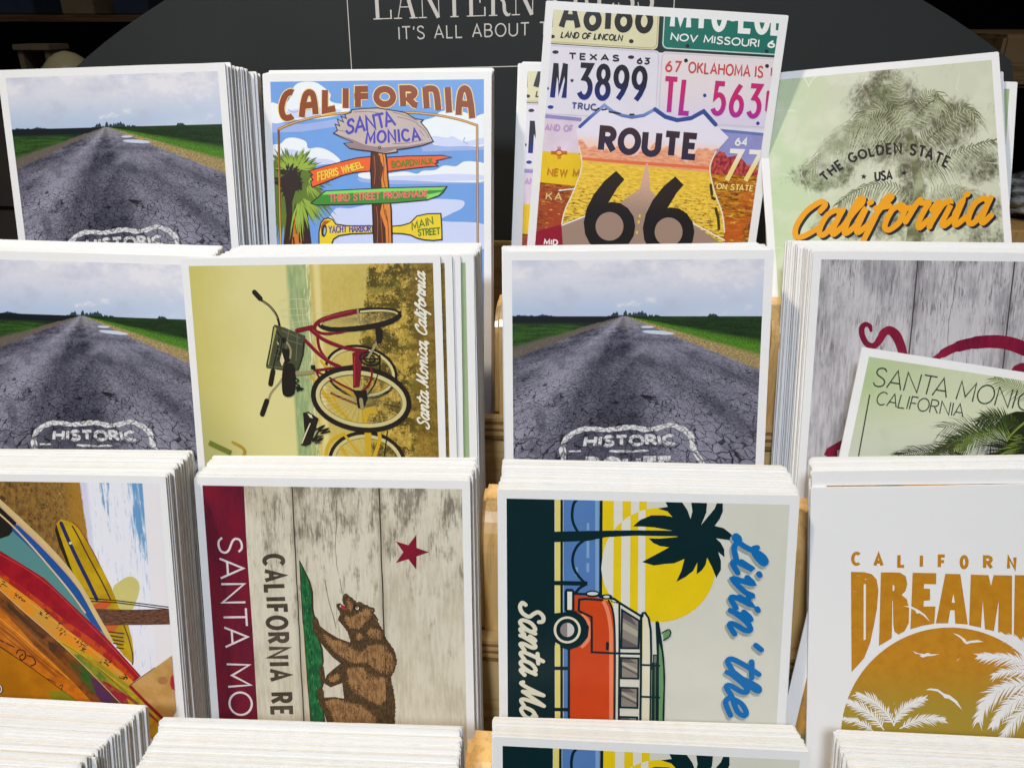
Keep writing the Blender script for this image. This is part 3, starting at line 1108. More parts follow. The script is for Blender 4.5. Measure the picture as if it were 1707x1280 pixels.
def spikes(art, mat, cx, cy, angles, r0, r1, wid, seed, droop=0.0, jag=True):
    rn = random.Random(seed)
    polys = []
    for a in angles:
        a += rn.uniform(-6, 6)
        L = rn.uniform(r0, r1)
        ca, sa = math.cos(R(a)), -math.sin(R(a))
        for k in range(5 if jag else 1):
            b = a + (rn.uniform(-15, 15) if jag else 0)
            l = L * rn.uniform(.72, 1.05) if jag else L
            cb, sb = math.cos(R(b)), -math.sin(R(b))
            tip = (cx + cb * l, cy + sb * l + droop * l * l / 300)
            sx, sy = cx + ca * L * .22, cy + sa * L * .22
            px, py = -sb * wid, cb * wid
            mx, my = cx + cb * l * .6, cy + sb * l * .6 + droop * l * l * .36 / 300
            polys.append([art.mm(q) for q in ((sx - px * .4, sy - py * .4), (mx - px, my - py), tip, (mx + px, my + py), (sx + px * .4, sy + py * .4))])
    art.put(mat, polys)


sg.part('palm_tree')
sg.poly(TR2, [(195, 900), (300, 900), (330, 1000), (360, 1240), (170, 1240), (180, 1050)])
sg.poly(TR1, [(235, 960), (262, 940), (275, 1010), (262, 1060), (300, 1140), (290, 1240), (230, 1240), (222, 1150), (245, 1080)])
sg.poly(TR2, [(248, 1100), (258, 1100), (262, 1160), (250, 1160)], [(270, 1150), (280, 1150), (286, 1220), (274, 1220)], [(232, 1180), (242, 1180), (248, 1235), (236, 1235)])
spikes(sg, DG, 225, 810, range(0, 360, 14), 150, 250, 13, 1, .25)
sg.poly(DG, ell(220, 800, 130, 110))
spikes(sg, MG, 225, 770, range(0, 182, 9), 150, 235, 11, 2, .1)
spikes(sg, DG, 225, 790, range(5, 180, 24), 120, 220, 5, 22, .1)
spikes(sg, DG, 240, 860, range(190, 350, 16), 170, 290, 12, 3, .5)
spikes(sg, MG, 250, 830, range(-80, 50, 9), 190, 300, 10, 4, .5)
spikes(sg, MG, 190, 850, range(170, 265, 10), 130, 290, 10, 5, .4)
spikes(sg, LG, 240, 745, range(20, 165, 14), 110, 190, 5, 6, .1)
spikes(sg, LG, 320, 830, range(-60, 60, 20), 70, 170, 4, 7, .5)
spikes(sg, LG, 270, 900, range(-90, -20, 15), 120, 260, 5, 8, .4)
spikes(sg, DG, 200, 760, range(20, 340, 40), 60, 120, 6, 9, .2)
# frame
sg.part('frame_line')
for m_, w_ in ((flat(120, 70, 36), 15), (flat(228, 176, 74), 8)):
    sg.lines(m_, [curve([(140, 463), (200, 435), (300, 402), (420, 375), (560, 358), (700, 350), (840, 348), (960, 350), (1080, 356), (1200, 370), (1340, 398), (1462, 437)], 4), [(152, 1260), (138, 463)], [(1462, 437), (1466, 1260)]], w_)
# headline
sg.part('headline')
hb = curve([(125, 412), (240, 394), (330, 378), (440, 352), (565, 330), (700, 318), (840, 314), (980, 314), (1100, 322), (1240, 346), (1350, 372), (1455, 396)], 4)
ht = curve([(135, 205), (240, 204), (330, 200), (440, 194), (565, 184), (700, 180), (840, 178), (980, 176), (1100, 174), (1240, 176), (1350, 174), (1440, 170)], 4)
hb = [(148 + (x - 125) * .965, y - 6) for x, y in hb]
ht = [(150 + (x - 135) * .975, y + 8) for x, y in ht]
DECO = dict(CAPS)
DECO['A'] = (.56, [curve([(0, 0), (.05, .45), (.14, .82), (.28, .94), (.43, .84), (.51, .45), (.55, 0)], 5), [(-.06, .42), (.5, .42)]])
DECO['N'] = (.46, [[(0, 0), (0, 1)], curve([(0, .90), (.2, .93), (.38, .88), (.44, .6), (.46, 0)], 5)])
DECO['C'] = (.50, [curve([(.5, .95), (.4, .98), (.2, .86), (.06, .5), (.1, .2), (.24, .06), (.42, .06), (.5, .1)], 5)])
DECO['F'] = (.46, [[(.46, .94), (.06, .94), (.06, 0)], [(-.08, .56), (.46, .56)]])
DECO['L'] = (.42, [[(0, 1), (0, .06), (.42, .06)]])
DECO['O'] = (.70, [('closed', A_(.35, .5, .33, .42, 0, 345, 23))])
DECO['R'] = (.52, [[(0, 0), (0, .94), (.26, .94)] + A_(.26, .72, .22, .22, 90, -90) + [(.16, .5)], [(.16, .5), (.42, .1), (.54, .06)]])
sg.text(flat(244, 214, 140, .03), 'CALIFORNIA', hb, ht, 53, DECO, gap=.36)
sg.text(flat(142, 68, 24, .05), 'CALIFORNIA', hb, ht, 41, DECO, gap=.36)
# post
sg.part('post')
sg.outlined(flat(84, 46, 28), BLK, [(758, 600), (850, 600), (862, 720), (874, 860), (890, 1000), (897, 1260), (775, 1260), (765, 1000), (758, 850), (752, 720)], 9)
sg.poly(flat(228, 138, 54), [(800, 615), (846, 615), (858, 720), (868, 850), (884, 1000), (890, 1260), (858, 1260), (850, 1120), (815, 1020), (835, 930), (822, 800), (838, 720), (815, 660)])
sg.lines(flat(120, 58, 24), [curve(p, 3) for p in ([(830, 620), (842, 700), (836, 780), (850, 850)], [(812, 640), (822, 720), (812, 800)], [(850, 1000), (866, 1080), (872, 1180), (874, 1240)], [(838, 960), (845, 1020), (866, 1080)])], 5)
sg.lines(flat(178, 92, 40), [curve(p, 3) for p in ([(775, 640), (782, 740), (776, 830)], [(790, 980), (800, 1080), (796, 1220)], [(818, 1030), (826, 1120), (832, 1240)])], 5)
# boards
sg.part('boards')
OR = flat(236, 100, 44, .05)
sg.outlined(OR, BLK, [(340, 742), (440, 712), (560, 680), (660, 655), (755, 645), (750, 742), (640, 752), (560, 772), (460, 812), (362, 850), (352, 812), (368, 800), (350, 775), (366, 768)], 7)
sg.outlined(OR, BLK, [(860, 650), (1000, 642), (1120, 640), (1230, 637), (1290, 650), (1190, 672), (1202, 684), (1180, 692), (1202, 708), (1100, 716), (1000, 728), (866, 745)], 7)
sg.outlined(flat(66, 142, 50, .05), BLK, [(355, 955), (400, 918), (450, 875), (620, 866), (860, 855), (1040, 850), (1260, 845), (1238, 880), (1210, 905), (1130, 935), (900, 955), (600, 965), (385, 968)], 7)
sg.poly(flat(132, 216, 96, .04), [(455, 877), (620, 869), (860, 858), (1255, 848), (1225, 868), (1000, 874), (700, 884), (425, 900)], [(1130, 930), (1120, 900), (1225, 880), (1205, 902)])
YL = flat(238, 208, 46, .05)
sg.outlined(YL, BLK, [(408, 1260), (408, 1150), (420, 1090), (440, 1062), (470, 1054), (500, 1066), (520, 1096), (600, 1107), (764, 1107), (766, 1155), (620, 1160), (540, 1172), (505, 1195), (480, 1260)], 8)
sg.poly(flat(176, 96, 30), [(420, 1110), (440, 1072), (490, 1072), (465, 1090), (440, 1110), (425, 1180)])
sg.poly(BLK, ell(443, 1140, 17, 42, tilt=6))
sg.poly(flat(150, 190, 220), ell(446, 1142, 7, 26, tilt=6))
sg.outlined(YL, BLK, [(895, 1110), (960, 1104), (1015, 1088), (1060, 1042), (1130, 1027), (1220, 1025), (1226, 1110), (1228, 1198), (1170, 1204), (1110, 1200), (1060, 1188), (1020, 1168), (960, 1158), (897, 1156)], 8)
sg.outlined(flat(196, 178, 172, .06), BLK, [(625, 335), (700, 326), (800, 322), (930, 343), (985, 354), (1050, 394), (1102, 402), (1086, 416), (1130, 470), (1170, 545), (1100, 571), (1000, 590), (927, 599), (932, 614), (850, 626), (760, 610), (680, 602), (612, 590), (575, 558), (642, 552), (560, 516), (505, 490), (532, 472), (516, 430), (546, 441), (530, 396), (572, 416), (556, 378), (592, 392), (580, 366), (622, 352)], 7)
sg.poly(flat(152, 128, 128, .06), [(515, 490), (570, 512), (640, 535), (720, 570), (830, 585), (1000, 575), (1160, 545), (1100, 566), (1000, 586), (920, 596), (850, 620), (760, 605), (680, 598), (615, 586), (585, 562), (650, 556), (560, 516)])
sg.lines(flat(130, 108, 110), [curve(p, 3) for p in ([(640, 350), (740, 345), (830, 362)], [(900, 350), (980, 372), (1060, 405)], [(1060, 430), (1110, 470), (1140, 520)], [(1080, 470), (1110, 510)], [(540, 470), (590, 480)], [(930, 380), (1010, 400), (1070, 425)], [(900, 560), (1000, 555), (1100, 535)])], 4)
sg.line(BLK, ell(812, 585, 8, 9, 10), 5, closed=True)
sg.part('board_lettering')
PUR = flat(78, 66, 178, .04)
sg.text(PUR, 'SANTA', ((592, 492), (915, 432)), ((602, 402), (885, 350)), 17, gap=.2, round_ends=True)
sg.text(PUR, 'MONICA', ((722, 556), (1082, 534)), ((730, 482), (1066, 462)), 16, gap=.28, round_ends=True)
sg.text(flat(246, 220, 60), 'FERRIS WHEEL', ((402, 806), (704, 716)), ((400, 752), (690, 682)), 8.5, gap=.26, round_ends=True)
sg.text(flat(112, 122, 30), 'BOARDWALK', ((896, 718), (1168, 688)), ((893, 678), (1160, 656)), 9, gap=.2, round_ends=True)
sg.text(flat(242, 118, 106), 'THIRD STREET PROMENADE', ((480, 946), (1130, 908)), ((478, 898), (1130, 874)), 8.5, gap=.22, round_ends=True)
sg.text(flat(84, 74, 168), 'YACHT HARBOR', ((474, 1152), (752, 1142)), ((474, 1110), (752, 1104)), 7.5, gap=.22, round_ends=True)
sg.text(flat(74, 120, 44), 'MAIN', ((1030, 1132), (1168, 1092)), ((1026, 1086), (1162, 1048)), 8, gap=.22, round_ends=True)
sg.text(flat(74, 120, 44), 'STREET', ((1072, 1172), (1214, 1160)), ((1068, 1132), (1212, 1120)), 8, gap=.22, round_ends=True)

# -- licence plates and highway shield
r6 = ART_66 = Art(CARD_Q['shield'], border=3.5).view(850, 0, 3.048)


def paint_plates_ground(nt, u, v, w):
    n = noise(nt, u, v * 2.2, 0.0, .22, 6.0, .75)
    m = noise(nt, u * .55, v * 2.4, 3.0, .55, 5.0, .78)
    up = mix(nt, ink(214, 208, 224), ink(232, 226, 234), n)
    scrub = mix(nt, ink(222, 158, 34), ink(184, 104, 26), n.step(.35, .6))
    scrub = mix(nt, scrub, ink(92, 48, 22), (m + v * .0018).step(.60, .70) * .95)
    scrub = mix(nt, scrub, ink(196, 92, 30), noise(nt, u, v, 5.0, .06, 3.0).step(.46, .62) * .8)
    scrub = mix(nt, scrub, ink(150, 44, 40), (v - 74.0 + (u - 8.0).abs() * -.5 + n * 8).step(-2.0, 8.0) * .6)
    scrub = mix(nt, scrub, ink(250, 214, 70), noise(nt, u * .6, v * 2.2, 12.0, .4, 4.0, .7).step(.58, .68) * .7)
    return mix(nt, up, scrub, v.step(49.0, 60.0))


def grade(a, b, y0, y1, name):
    """ink that changes from colour a to colour b down the print"""
    return material(name, lambda nt, u, v, w: mix(nt, ink(*a), ink(*b), (v + noise(nt, u, v, 0.0, .6) * 3.0).step(y0, y1)), 0.38)


r6.fill(material('print_desert_scrub', paint_plates_ground, .38))
K6 = flat(36, 32, 32, .06)
r6.poly(flat(40, 46, 44), [(190, 20), (1400, 80), (1390, 300), (190, 240)])
CRM = material('print_cream_plate', lambda nt, u, v, w: mix(nt, ink(212, 204, 160), ink(226, 220, 184), noise(nt, u, v, 0.0, .09, 4.0)), .38)
r6.part('licence_plates')


def plate(mat, x0, y0, x1, y1, sk, rad=26, edge=None):
    """rounded tin plate leaning by sk pixels of drop per pixel of width"""
    P = []
    for cx, cy, a in ((x1 - rad, y0 + rad, -90), (x1 - rad, y1 - rad, 0), (x0 + rad, y1 - rad, 90), (x0 + rad, y0 + rad, 180)):
        P += ell(cx, cy, rad, rad, 6, a, a + 90)
    P = [(x - (y - y0) * .055, y + (x - x0) * sk) for x, y in P]
    r6.poly(mat, P)
    if edge:
        Q = [(x + (sum(q[0] for q in P) / len(P) - x) * .018, y + (sum(q[1] for q in P) / len(P) - y) * .04) for x, y in P]
        r6.line(edge, Q, 5, closed=True)


plate(CRM, 60, -140, 770, 210, .064, edge=flat(190, 180, 130))
plate(flat(30, 112, 98, .07), 786, -40, 1500, 250, .060, edge=flat(214, 224, 216))
plate(flat(226, 220, 230, .03), 40, 215, 765, 575, .062, edge=flat(206, 200, 214))
plate(material('print_rose_plate', lambda nt, u, v, w: mix(nt, ink(228, 216, 218), ink(214, 206, 232), v.step(28.0, 52.0)), .38), 768, 262, 1500, 625, .056, edge=flat(206, 198, 206))
r6.poly(flat(150, 142, 198), [(170, 580), (365, 600), (362, 622), (168, 600)])
r6.poly(flat(226, 208, 222), [(165, 600), (364, 618), (372, 780), (155, 770)])
r6.poly(flat(238, 196, 34, .08), [(150, 768), (350, 778), (362, 800), (358, 925), (335, 945), (140, 925)])
r6.poly(flat(150, 150, 204), [(1060, 655), (1320, 680), (1310, 850), (1035, 815)])
r6.poly(flat(104, 124, 182), [(1060, 655), (1320, 680), (1318, 695), (1058, 670)])
r6.poly(material('print_red_mesa', lambda nt, u, v, w: mix(nt, ink(126, 34, 52), ink(206, 84, 74), noise(nt, u * 1.6, v, 0.0, .5, 4.0).step(.35, .65)), .38),
        [(1020, 870), (1035, 800), (1065, 770), (1090, 775), (1105, 800), (1160, 790), (1190, 820), (1215, 850), (1262, 865), (1258, 892), (1010, 885)])
BLKHOLE = flat(44, 40, 44)
r6.poly(BLKHOLE, ell(217, 187, 12, 9), ell(617, 211, 12, 10), ell(232, 266, 16, 9), ell(616, 292, 16, 9), ell(895, 309, 10, 10), ell(1307, 337, 10, 10), ell(903, 235, 10, 9), ell(1305, 262, 10, 9))
r6.poly(flat(44, 60, 150), ell(207, 545, 15, 9), ell(1260, 628, 9, 9), ell(990, 486, 9, 9))
r6.part('plate_lettering')
r6.text(K6, 'A8186', ((262, 138), (712, 158)), ((270, -20), (720, 0)), 30, gap=.32)
r6.line(K6, [(216, 40), (211, 140)], 14, round_ends=False)
r6.text(K6, 'LAND OF LINCOLN', ((260, 191), (568, 208)), ((268, 163), (574, 181)), 6.5, gap=.2)
WH = flat(236, 236, 232, .03)
r6.text(WH, 'MT0-E0L', ((825, 136), (1385, 172)), ((832, 5), (1392, 40)), 27, gap=.28)
r6.text(WH, 'NOV MISSOURI', ((818, 204), (1262, 240)), ((824, 172), (1266, 204)), 7, gap=.2)
r6.text(WH, '6', ((1312, 240), (1342, 243)), ((1316, 208), (1346, 211)), 9)
r6.text(K6, 'TEXAS', ((302, 300), (552, 311)), ((302, 272), (553, 284)), 8, gap=.42)
r6.text(K6, '63', ((648, 323), (706, 326)), ((650, 296), (709, 299)), 8, gap=.34)
BLUEGR = grade((30, 28, 36), (24, 48, 150), 30.0, 47.0, 'print_blue_black_numerals')
r6.text(BLUEGR, 'M', ((216, 496), (275, 498)), ((232, 322), (286, 324)), 26)
r6.poly(BLUEGR, [(316 + (12 if i % 2 == 0 else 5) * math.sin(R(36 * i)), 410 - (12 if i % 2 == 0 else 5) * math.cos(R(36 * i))) for i in range(10)])
r6.text(BLUEGR, '3899', ((352, 494), (680, 512)), ((360, 332), (690, 350)), 26, gap=.32)
r6.line(BLUEGR, [(178, 452), (192, 450)], 14)
r6.text(flat(76, 84, 140), 'TRUC', ((315, 552), (435, 560)), ((318, 524), (438, 532)), 8, gap=.3)
RD = flat(206, 76, 70)
r6.text(RD, '67', ((792, 362), (862, 367)), ((796, 311), (868, 316)), 9, gap=.3)
r6.text(RD, 'OKLAHOMA IS', ((908, 368), (1282, 394)), ((912, 318), (1286, 340)), 8, gap=.24)
r6.line(RD, [(1330, 345), (1328, 386)], 7, round_ends=False)
MG6 = grade((196, 40, 110), (160, 44, 170), 34.0, 50.0, 'print_magenta_numerals')
r6.text(MG6, 'TL', ((780, 568), (908, 578)), ((790, 400), (930, 410)), 24, gap=.34)
r6.text(MG6, '563', ((1030, 578), (1262, 594)), ((1046, 424), (1276, 440)), 24, gap=.36)
r6.line(MG6, [(1312, 470), (1304, 560)], 16)
r6.text(flat(196, 160, 204), 'AND OF', ((180, 660), (316, 668)), ((184, 632), (320, 640)), 7, gap=.26)
r6.text(flat(196, 130, 30), 'NEW M', ((192, 890), (350, 898)), ((196, 858), (352, 866)), 9, gap=.3)
r6.text(flat(228, 190, 120), 'KA', ((185, 1012), (262, 1018)), ((188, 980), (264, 984)), 7, gap=.3)
SUNP = flat(196, 70, 50)
r6.line(SUNP, ell(250, 776, 16, 13, 14), 5, closed=True)
r6.lines(SUNP, [[(250 + 16 * dx + 3 * k * dy, 776 + 14 * dy + 3 * k * dx), (250 + 40 * dx + 3 * k * dy, 776 + 30 * dy + 3 * k * dx)] for dx, dy in ((1, 0), (-1, 0), (0, 1), (0, -1)) for k in (-2, 0, 2)], 3)
r6.text(WH, '64', ((1146, 738), (1202, 741)), ((1150, 702), (1206, 706)), 9, gap=.3)
SEVEN = grade((238, 234, 240), (240, 214, 130), 54.0, 66.0, 'print_pale_numerals')
r6.text(SEVEN, '77', ((1084, 918), (1236, 922)), ((1118, 768), (1276, 776)), 24, gap=.3)
r6.text(SEVEN, 'ON STATE', ((1050, 960), (1232, 972)), ((1054, 934), (1236, 946)), 6, gap=.24)
# shield
r6.part('shield')
SH = [(340, 660), (400, 600), (480, 532), (520, 565), (570, 588), (620, 596), (680, 588), (737, 556), (790, 595), (850, 612), (920, 602), (984, 567), (1045, 635), (1112, 700), (1050, 770), (1015, 850), (1030, 940), (1052, 1010), (1080, 1090), (1090, 1180), (1070, 1330), (262, 1330), (255, 1180), (275, 1080), (320, 980), (352, 900), (365, 830), (350, 745)]


def paint_shield(nt, u, v, w):
    n = noise(nt, u * .6, v * 2.2, 0.0, .55, 5.0, .75)
    c = mix(nt, ink(230, 224, 236), ink(242, 206, 190), v.step(52.0, 57.5))
    mesa = noise(nt, u, 0.0, 2.0, .16, 1.0)
    c = mix(nt, c, mix(nt, ink(214, 128, 110), ink(242, 176, 132), n.step(.35, .6)), (v + mesa * 16.0).step(65.0, 66.2))
    c = mix(nt, c, ink(224, 112, 66), (v - 63.6).abs().step(.9, .4))
    c = mix(nt, c, mix(nt, ink(246, 212, 76), ink(222, 170, 54), n.step(.35, .65)), (v + (u - 50.0) * -.02).step(64.3, 65.2))
    c = mix(nt, c, ink(92, 64, 28), (n + v * .003).step(.76, .86) * (v - 66.0).step(1.0, 12.0) * .9)
    return c


r6.poly(material('print_shield_field', paint_shield, .38), SH)
r6.line(grade((138, 158, 208), (62, 86, 160), 40.0, 50.0, 'print_shield_rim'), [(356, 645), (400, 604), (480, 536), (520, 567), (570, 588), (620, 597), (680, 588), (737, 557)], 17)
r6.line(flat(58, 80, 150), [(737, 557), (790, 595), (850, 612), (920, 602), (984, 567), (1045, 635)], 21)
r6.line(flat(238, 222, 190, .05), [(352, 745), (366, 830), (352, 900), (320, 980), (276, 1080), (258, 1180)], 7, 4)
r6.line(flat(238, 222, 190, .05), [(1048, 770), (1016, 850), (1030, 940), (1052, 1010), (1080, 1090), (1090, 1180)], 7, 4)
r6.lines(K6, [[(435, 562), (452, 552)], [(470, 560), (490, 556)], [(505, 570), (560, 578)], [(610, 583), (630, 583)]], 8)
ROADG = material('print_desert_road', lambda nt, u, v, w: mix(nt, ink(214, 172, 150), ink(160, 134, 118), (v + noise(nt, u, v, 0.0, 1.2, 3.0) * 10).step(72, 92)), .38)
r6.poly(ROADG, [(692, 832), (702, 832), (712, 965), (790, 1050), (960, 1160), (1110, 1260), (1110, 1330), (262, 1330), (262, 1140), (420, 1085), (560, 1030), (660, 960)])
r6.part('road')
r6.lines(WH, [[(120, 1200), (360, 1108), (480, 1055)], [(780, 1048), (940, 1140), (1090, 1222)], [(330, 960), (250, 968)]], 6)
r6.lines(flat(240, 206, 40), [[(660, 1090), (659, 1104)], [(655, 1120), (653, 1136)], [(646, 1174), (645, 1188)]], 9, round_ends=False)
r6.lines(flat(70, 58, 24), [[(1020, 940), (1026, 990)], [(1028, 1005), (1040, 1012)], [(1045, 1060), (1058, 1110), (1062, 1160)]], 14)
r6.poly(flat(150, 24, 48, .1), [(105, 1185), (262, 1140), (275, 1330), (90, 1330)])
r6.text(WH, 'MID', ((175, 1240), (240, 1244)), ((177, 1217), (243, 1220)), 7, gap=.3)
r6.part('route_lettering')
PL = grade((66, 44, 50), (52, 44, 66), 50, 60, 'print_dark_plum')
r6.text(PL, 'ROUTE', ((462, 762), (940, 800)), ((472, 654), (950, 694)), 32, gap=.30)
SIX = grade((46, 36, 30), (30, 26, 26), 76, 90, 'print_numeral_black')
for ox, oy in ((0, 0), (300, 28)):
    r6.poly(SIX, [(540 + ox, 869 + oy), (582 + ox, 912 + oy), (545 + ox, 955 + oy), (500 + ox, 1030 + oy), (512 + ox, 1026 + oy), (560 + ox, 1032 + oy), (600 + ox, 1058 + oy), (628 + ox, 1100 + oy), (637 + ox, 1150 + oy), (628 + ox, 1200 + oy), (600 + ox, 1244 + oy), (555 + ox, 1272 + oy), (500 + ox, 1280 + oy), (445 + ox, 1268 + oy), (405 + ox, 1236 + oy), (382 + ox, 1190 + oy), (375 + ox, 1130 + oy), (390 + ox, 1060 + oy), (425 + ox, 990 + oy), (480 + ox, 920 + oy)],
            cut=[ell(506 + ox, 1150 + oy, 71, 73)])
# -- palm fronds
def leaflets(art, mat, spine, n, l0, l1, spread, wid, seed, sides=(1, -1), sag=0.35, t0=.08):
    """narrow leaves along a curved rib"""
    rn = random.Random(seed)
    S_ = curve(spine, 8)
    out = []
    for i in range(n):
        t = t0 + (1 - t0) * i / (n - 1)
        p, q = along(S_, t), along(S_, min(1, t + .03))
        if t > .97:
            p, q = along(S_, .95), S_[-1]
        a = math.atan2(q[1] - p[1], q[0] - p[0])
        for s in sides:
            L = rn.uniform(l0, l1) * (0.55 + .75 * math.sin(math.pi * min(.93, t * .8 + .15)))
            b = a + s * R(spread) * (1.05 - .55 * t) + rn.uniform(-.09, .09)
            m = (p[0] + math.cos(b) * L * .55, p[1] + math.sin(b) * L * .55 + sag * L * .12)
            e = (p[0] + math.cos(b) * L, p[1] + math.sin(b) * L + sag * L * .45)
            nx, ny = -math.sin(b) * wid / 2, math.cos(b) * wid / 2
            out.append([art.mm(z) for z in ((p[0] - nx, p[1] - ny), (m[0] - nx, m[1] - ny), e, (m[0] + nx, m[1] + ny), (p[0] + nx, p[1] + ny))])
    art.put(mat, out)



# -- misty tree
gt = ART_TREE = Art(CARD_Q['tree'], border=3.2).view(1260, 60, 3.555)


def paint_tree(nt, u, v, w):
    base = mix(nt, ink(190, 208, 166), ink(202, 204, 180), (u + noise(nt, u, v, 1.0, .04, 2.0) * 20).step(8, 55))
    base = mix(nt, base, ink(222, 222, 200), (noise(nt, u, v, 3.0, .035, 3.0)).step(.5, .68) * .6)
    n1 = noise(nt, u * 1.2 + v * .25, v * .75, 0.0, .085, 6.0, .66, .5)
    n2 = noise(nt, u, v, 5.0, .42, 4.0, .72)
    n3 = noise(nt, u * 1.3, v * .5, 8.0, .8, 4.0, .75)
    d = None
    for cx, cy, rx, ry, k in ((53, 17, 17, 17, 1.0), (61, 24, 16, 14, 1.0), (50, 32, 17, 14, 1.0), (40, 36, 16, 9, .9), (26, 46, 16, 9, .95), (80, 30, 13, 14, .9), (66, 42, 10, 12, .95), (90, 47, 12, 10, .85), (62, 52, 7, 24, 1.0), (45, 68, 27, 9, .9), (80, 66, 22, 10, .95), (62, 76, 10, 14, .7), (90, 80, 12, 9, .8), (60, 8, 9, 7, .5)):
        e = ((u - cx) / rx).pow(2.0) + ((v - cy) / ry).pow(2.0) if False else (((u - cx) / rx) * ((u - cx) / rx) + ((v - cy) / ry) * ((v - cy) / ry))
        f = e.step(1.35, .1) * k
        d = f if d is None else d.max(f)
    den = d * .80 + (n1 - .5) * 1.7 + (n2 - .5) * 1.0 + (n3 - .5) * .7
    m = den.step(.16, .95)
    col = mix(nt, ink(122, 120, 90), ink(66, 62, 44), (n2 * .6 + n3 * .6).step(.46, .74))
    col = mix(nt, col, ink(158, 158, 128), n3.step(.55, .75) * .55)
    col = mix(nt, col, ink(104, 124, 70), noise(nt, u, v, 4.0, .06, 2.0).step(.5, .7) * .5)
    c = mix(nt, base, col, m * .95)
    mist = noise(nt, u, v * 1.4, 12.0, .055, 4.0, .55).step(.52, .68)
    c = mix(nt, c, ink(214, 214, 194), mist * .6)
    wx = noise(nt, u, v, 2.0, .12, 2.0) * 7.0
    crease = cells(nt, u + wx, v + wx, .036).step(.008, .002)
    return mix(nt, c, ink(232, 232, 214), crease * noise(nt, u, v, 6.0, .08, 2.0).step(.45, .6) * .65)


gt.fill(material('print_misty_tree', paint_tree, .38))
LF1, LF2, LF3 = (material('print_misty_leaf', lambda nt, u, v, w, a=a, b=b: mix(nt, ink(*a), ink(*b), noise(nt, u, v, 0.0, .14, 4.0).step(.38, .62)), .38)
                 for a, b in (((104, 104, 74), (160, 164, 130)), ((88, 86, 60), (136, 140, 104)), ((150, 154, 120), (190, 194, 164))))
gt.line(LF1, [(905, 520), (930, 700), (960, 850), (965, 1010), (940, 1140), (930, 1260)], [26, 40, 54, 70, 84, 96], 5)
gt.lines(LF2, [curve(p, 4) for p in ([(905, 620), (800, 500), (700, 450)], [(900, 560), (990, 430), (1060, 380)], [(890, 520), (850, 340), (830, 230)], [(930, 700), (1080, 560), (1260, 430)], [(930, 680), (720, 600), (520, 560)])], 9)
for i, (sp_, n_, lo_, hi_) in enumerate(((((880, 540), (840, 360), (835, 215)), 26, 50, 110), (((880, 520), (760, 420), (660, 440), (600, 520)), 30, 50, 120), (((890, 600), (700, 520), (520, 560), (380, 690)), 34, 50, 120),
                                         (((920, 560), (1000, 380), (1060, 330), (1090, 420)), 28, 50, 120), (((930, 660), (1080, 540), (1230, 420), (1310, 500)), 32, 50, 120), (((920, 700), (640, 620), (440, 680), (310, 780)), 32, 40, 100),
                                         (((950, 800), (1180, 700), (1340, 640), (1420, 620)), 26, 50, 110), (((960, 960), (760, 880), (600, 920), (480, 1000)), 28, 40, 90), (((960, 980), (1120, 900), (1280, 940), (1380, 1040)), 26, 40, 90))):
    leaflets(gt, (LF1, LF2, LF3)[i % 3], sp_, n_, lo_, hi_, 64, 6, 40 + i, (1, -1), 1.5)
    leaflets(gt, LF3, [(x + 14, y + 22) for x, y in sp_], n_ * 2 // 3, lo_, hi_, 70, 4, 60 + i, (1, -1), 1.6)
gt.part('slogan_lettering')
DKT = flat(46, 40, 42)
gb = curve([(410, 862), (485, 803), (562, 753), (640, 724), (690, 711), (760, 701), (845, 697), (925, 705), (990, 718), (1060, 747), (1128, 780)], 4)
gtop = curve([(376, 828), (458, 758), (548, 704), (632, 676), (684, 664), (756, 646), (848, 637), (932, 646), (1012, 662), (1084, 692), (1152, 726)], 4)
gt.text(DKT, 'THE GOLDEN STATE', gb, gtop, 12.5, gap=.36)
gt.text(DKT, 'USA', ((708, 858), (805, 850)), ((706, 808), (802, 800)), 12, gap=.26)


def star(cx, cy, r, a=0.0, inner=.42):
    return [(cx + (r if i % 2 == 0 else r * inner) * math.sin(R(36 * i + a)), cy - (r if i % 2 == 0 else r * inner) * math.cos(R(36 * i + a))) for i in range(10)]


gt.poly(DKT, star(638, 835, 19, 5), star(877, 813, 19, 5))
gt.part('script_lettering')
sb = [(196, 1196), (1372, 1106)]
st_ = [(288, 992), (1446, 896)]
for col_, sh_, w_ in ((flat(40, 38, 46), (13, 12), 33), (flat(232, 158, 26, .04), (0, 0), 33)):
    gt.text(col_, 'California', sb, st_, w_, x_height(SCRIPT, .60), .03, True, sh_)

# -- beach bicycles, printed sideways
bk = ART_BIKE = Art(CARD_Q['bike'], border=2.9).view(400, 470, 4.267)


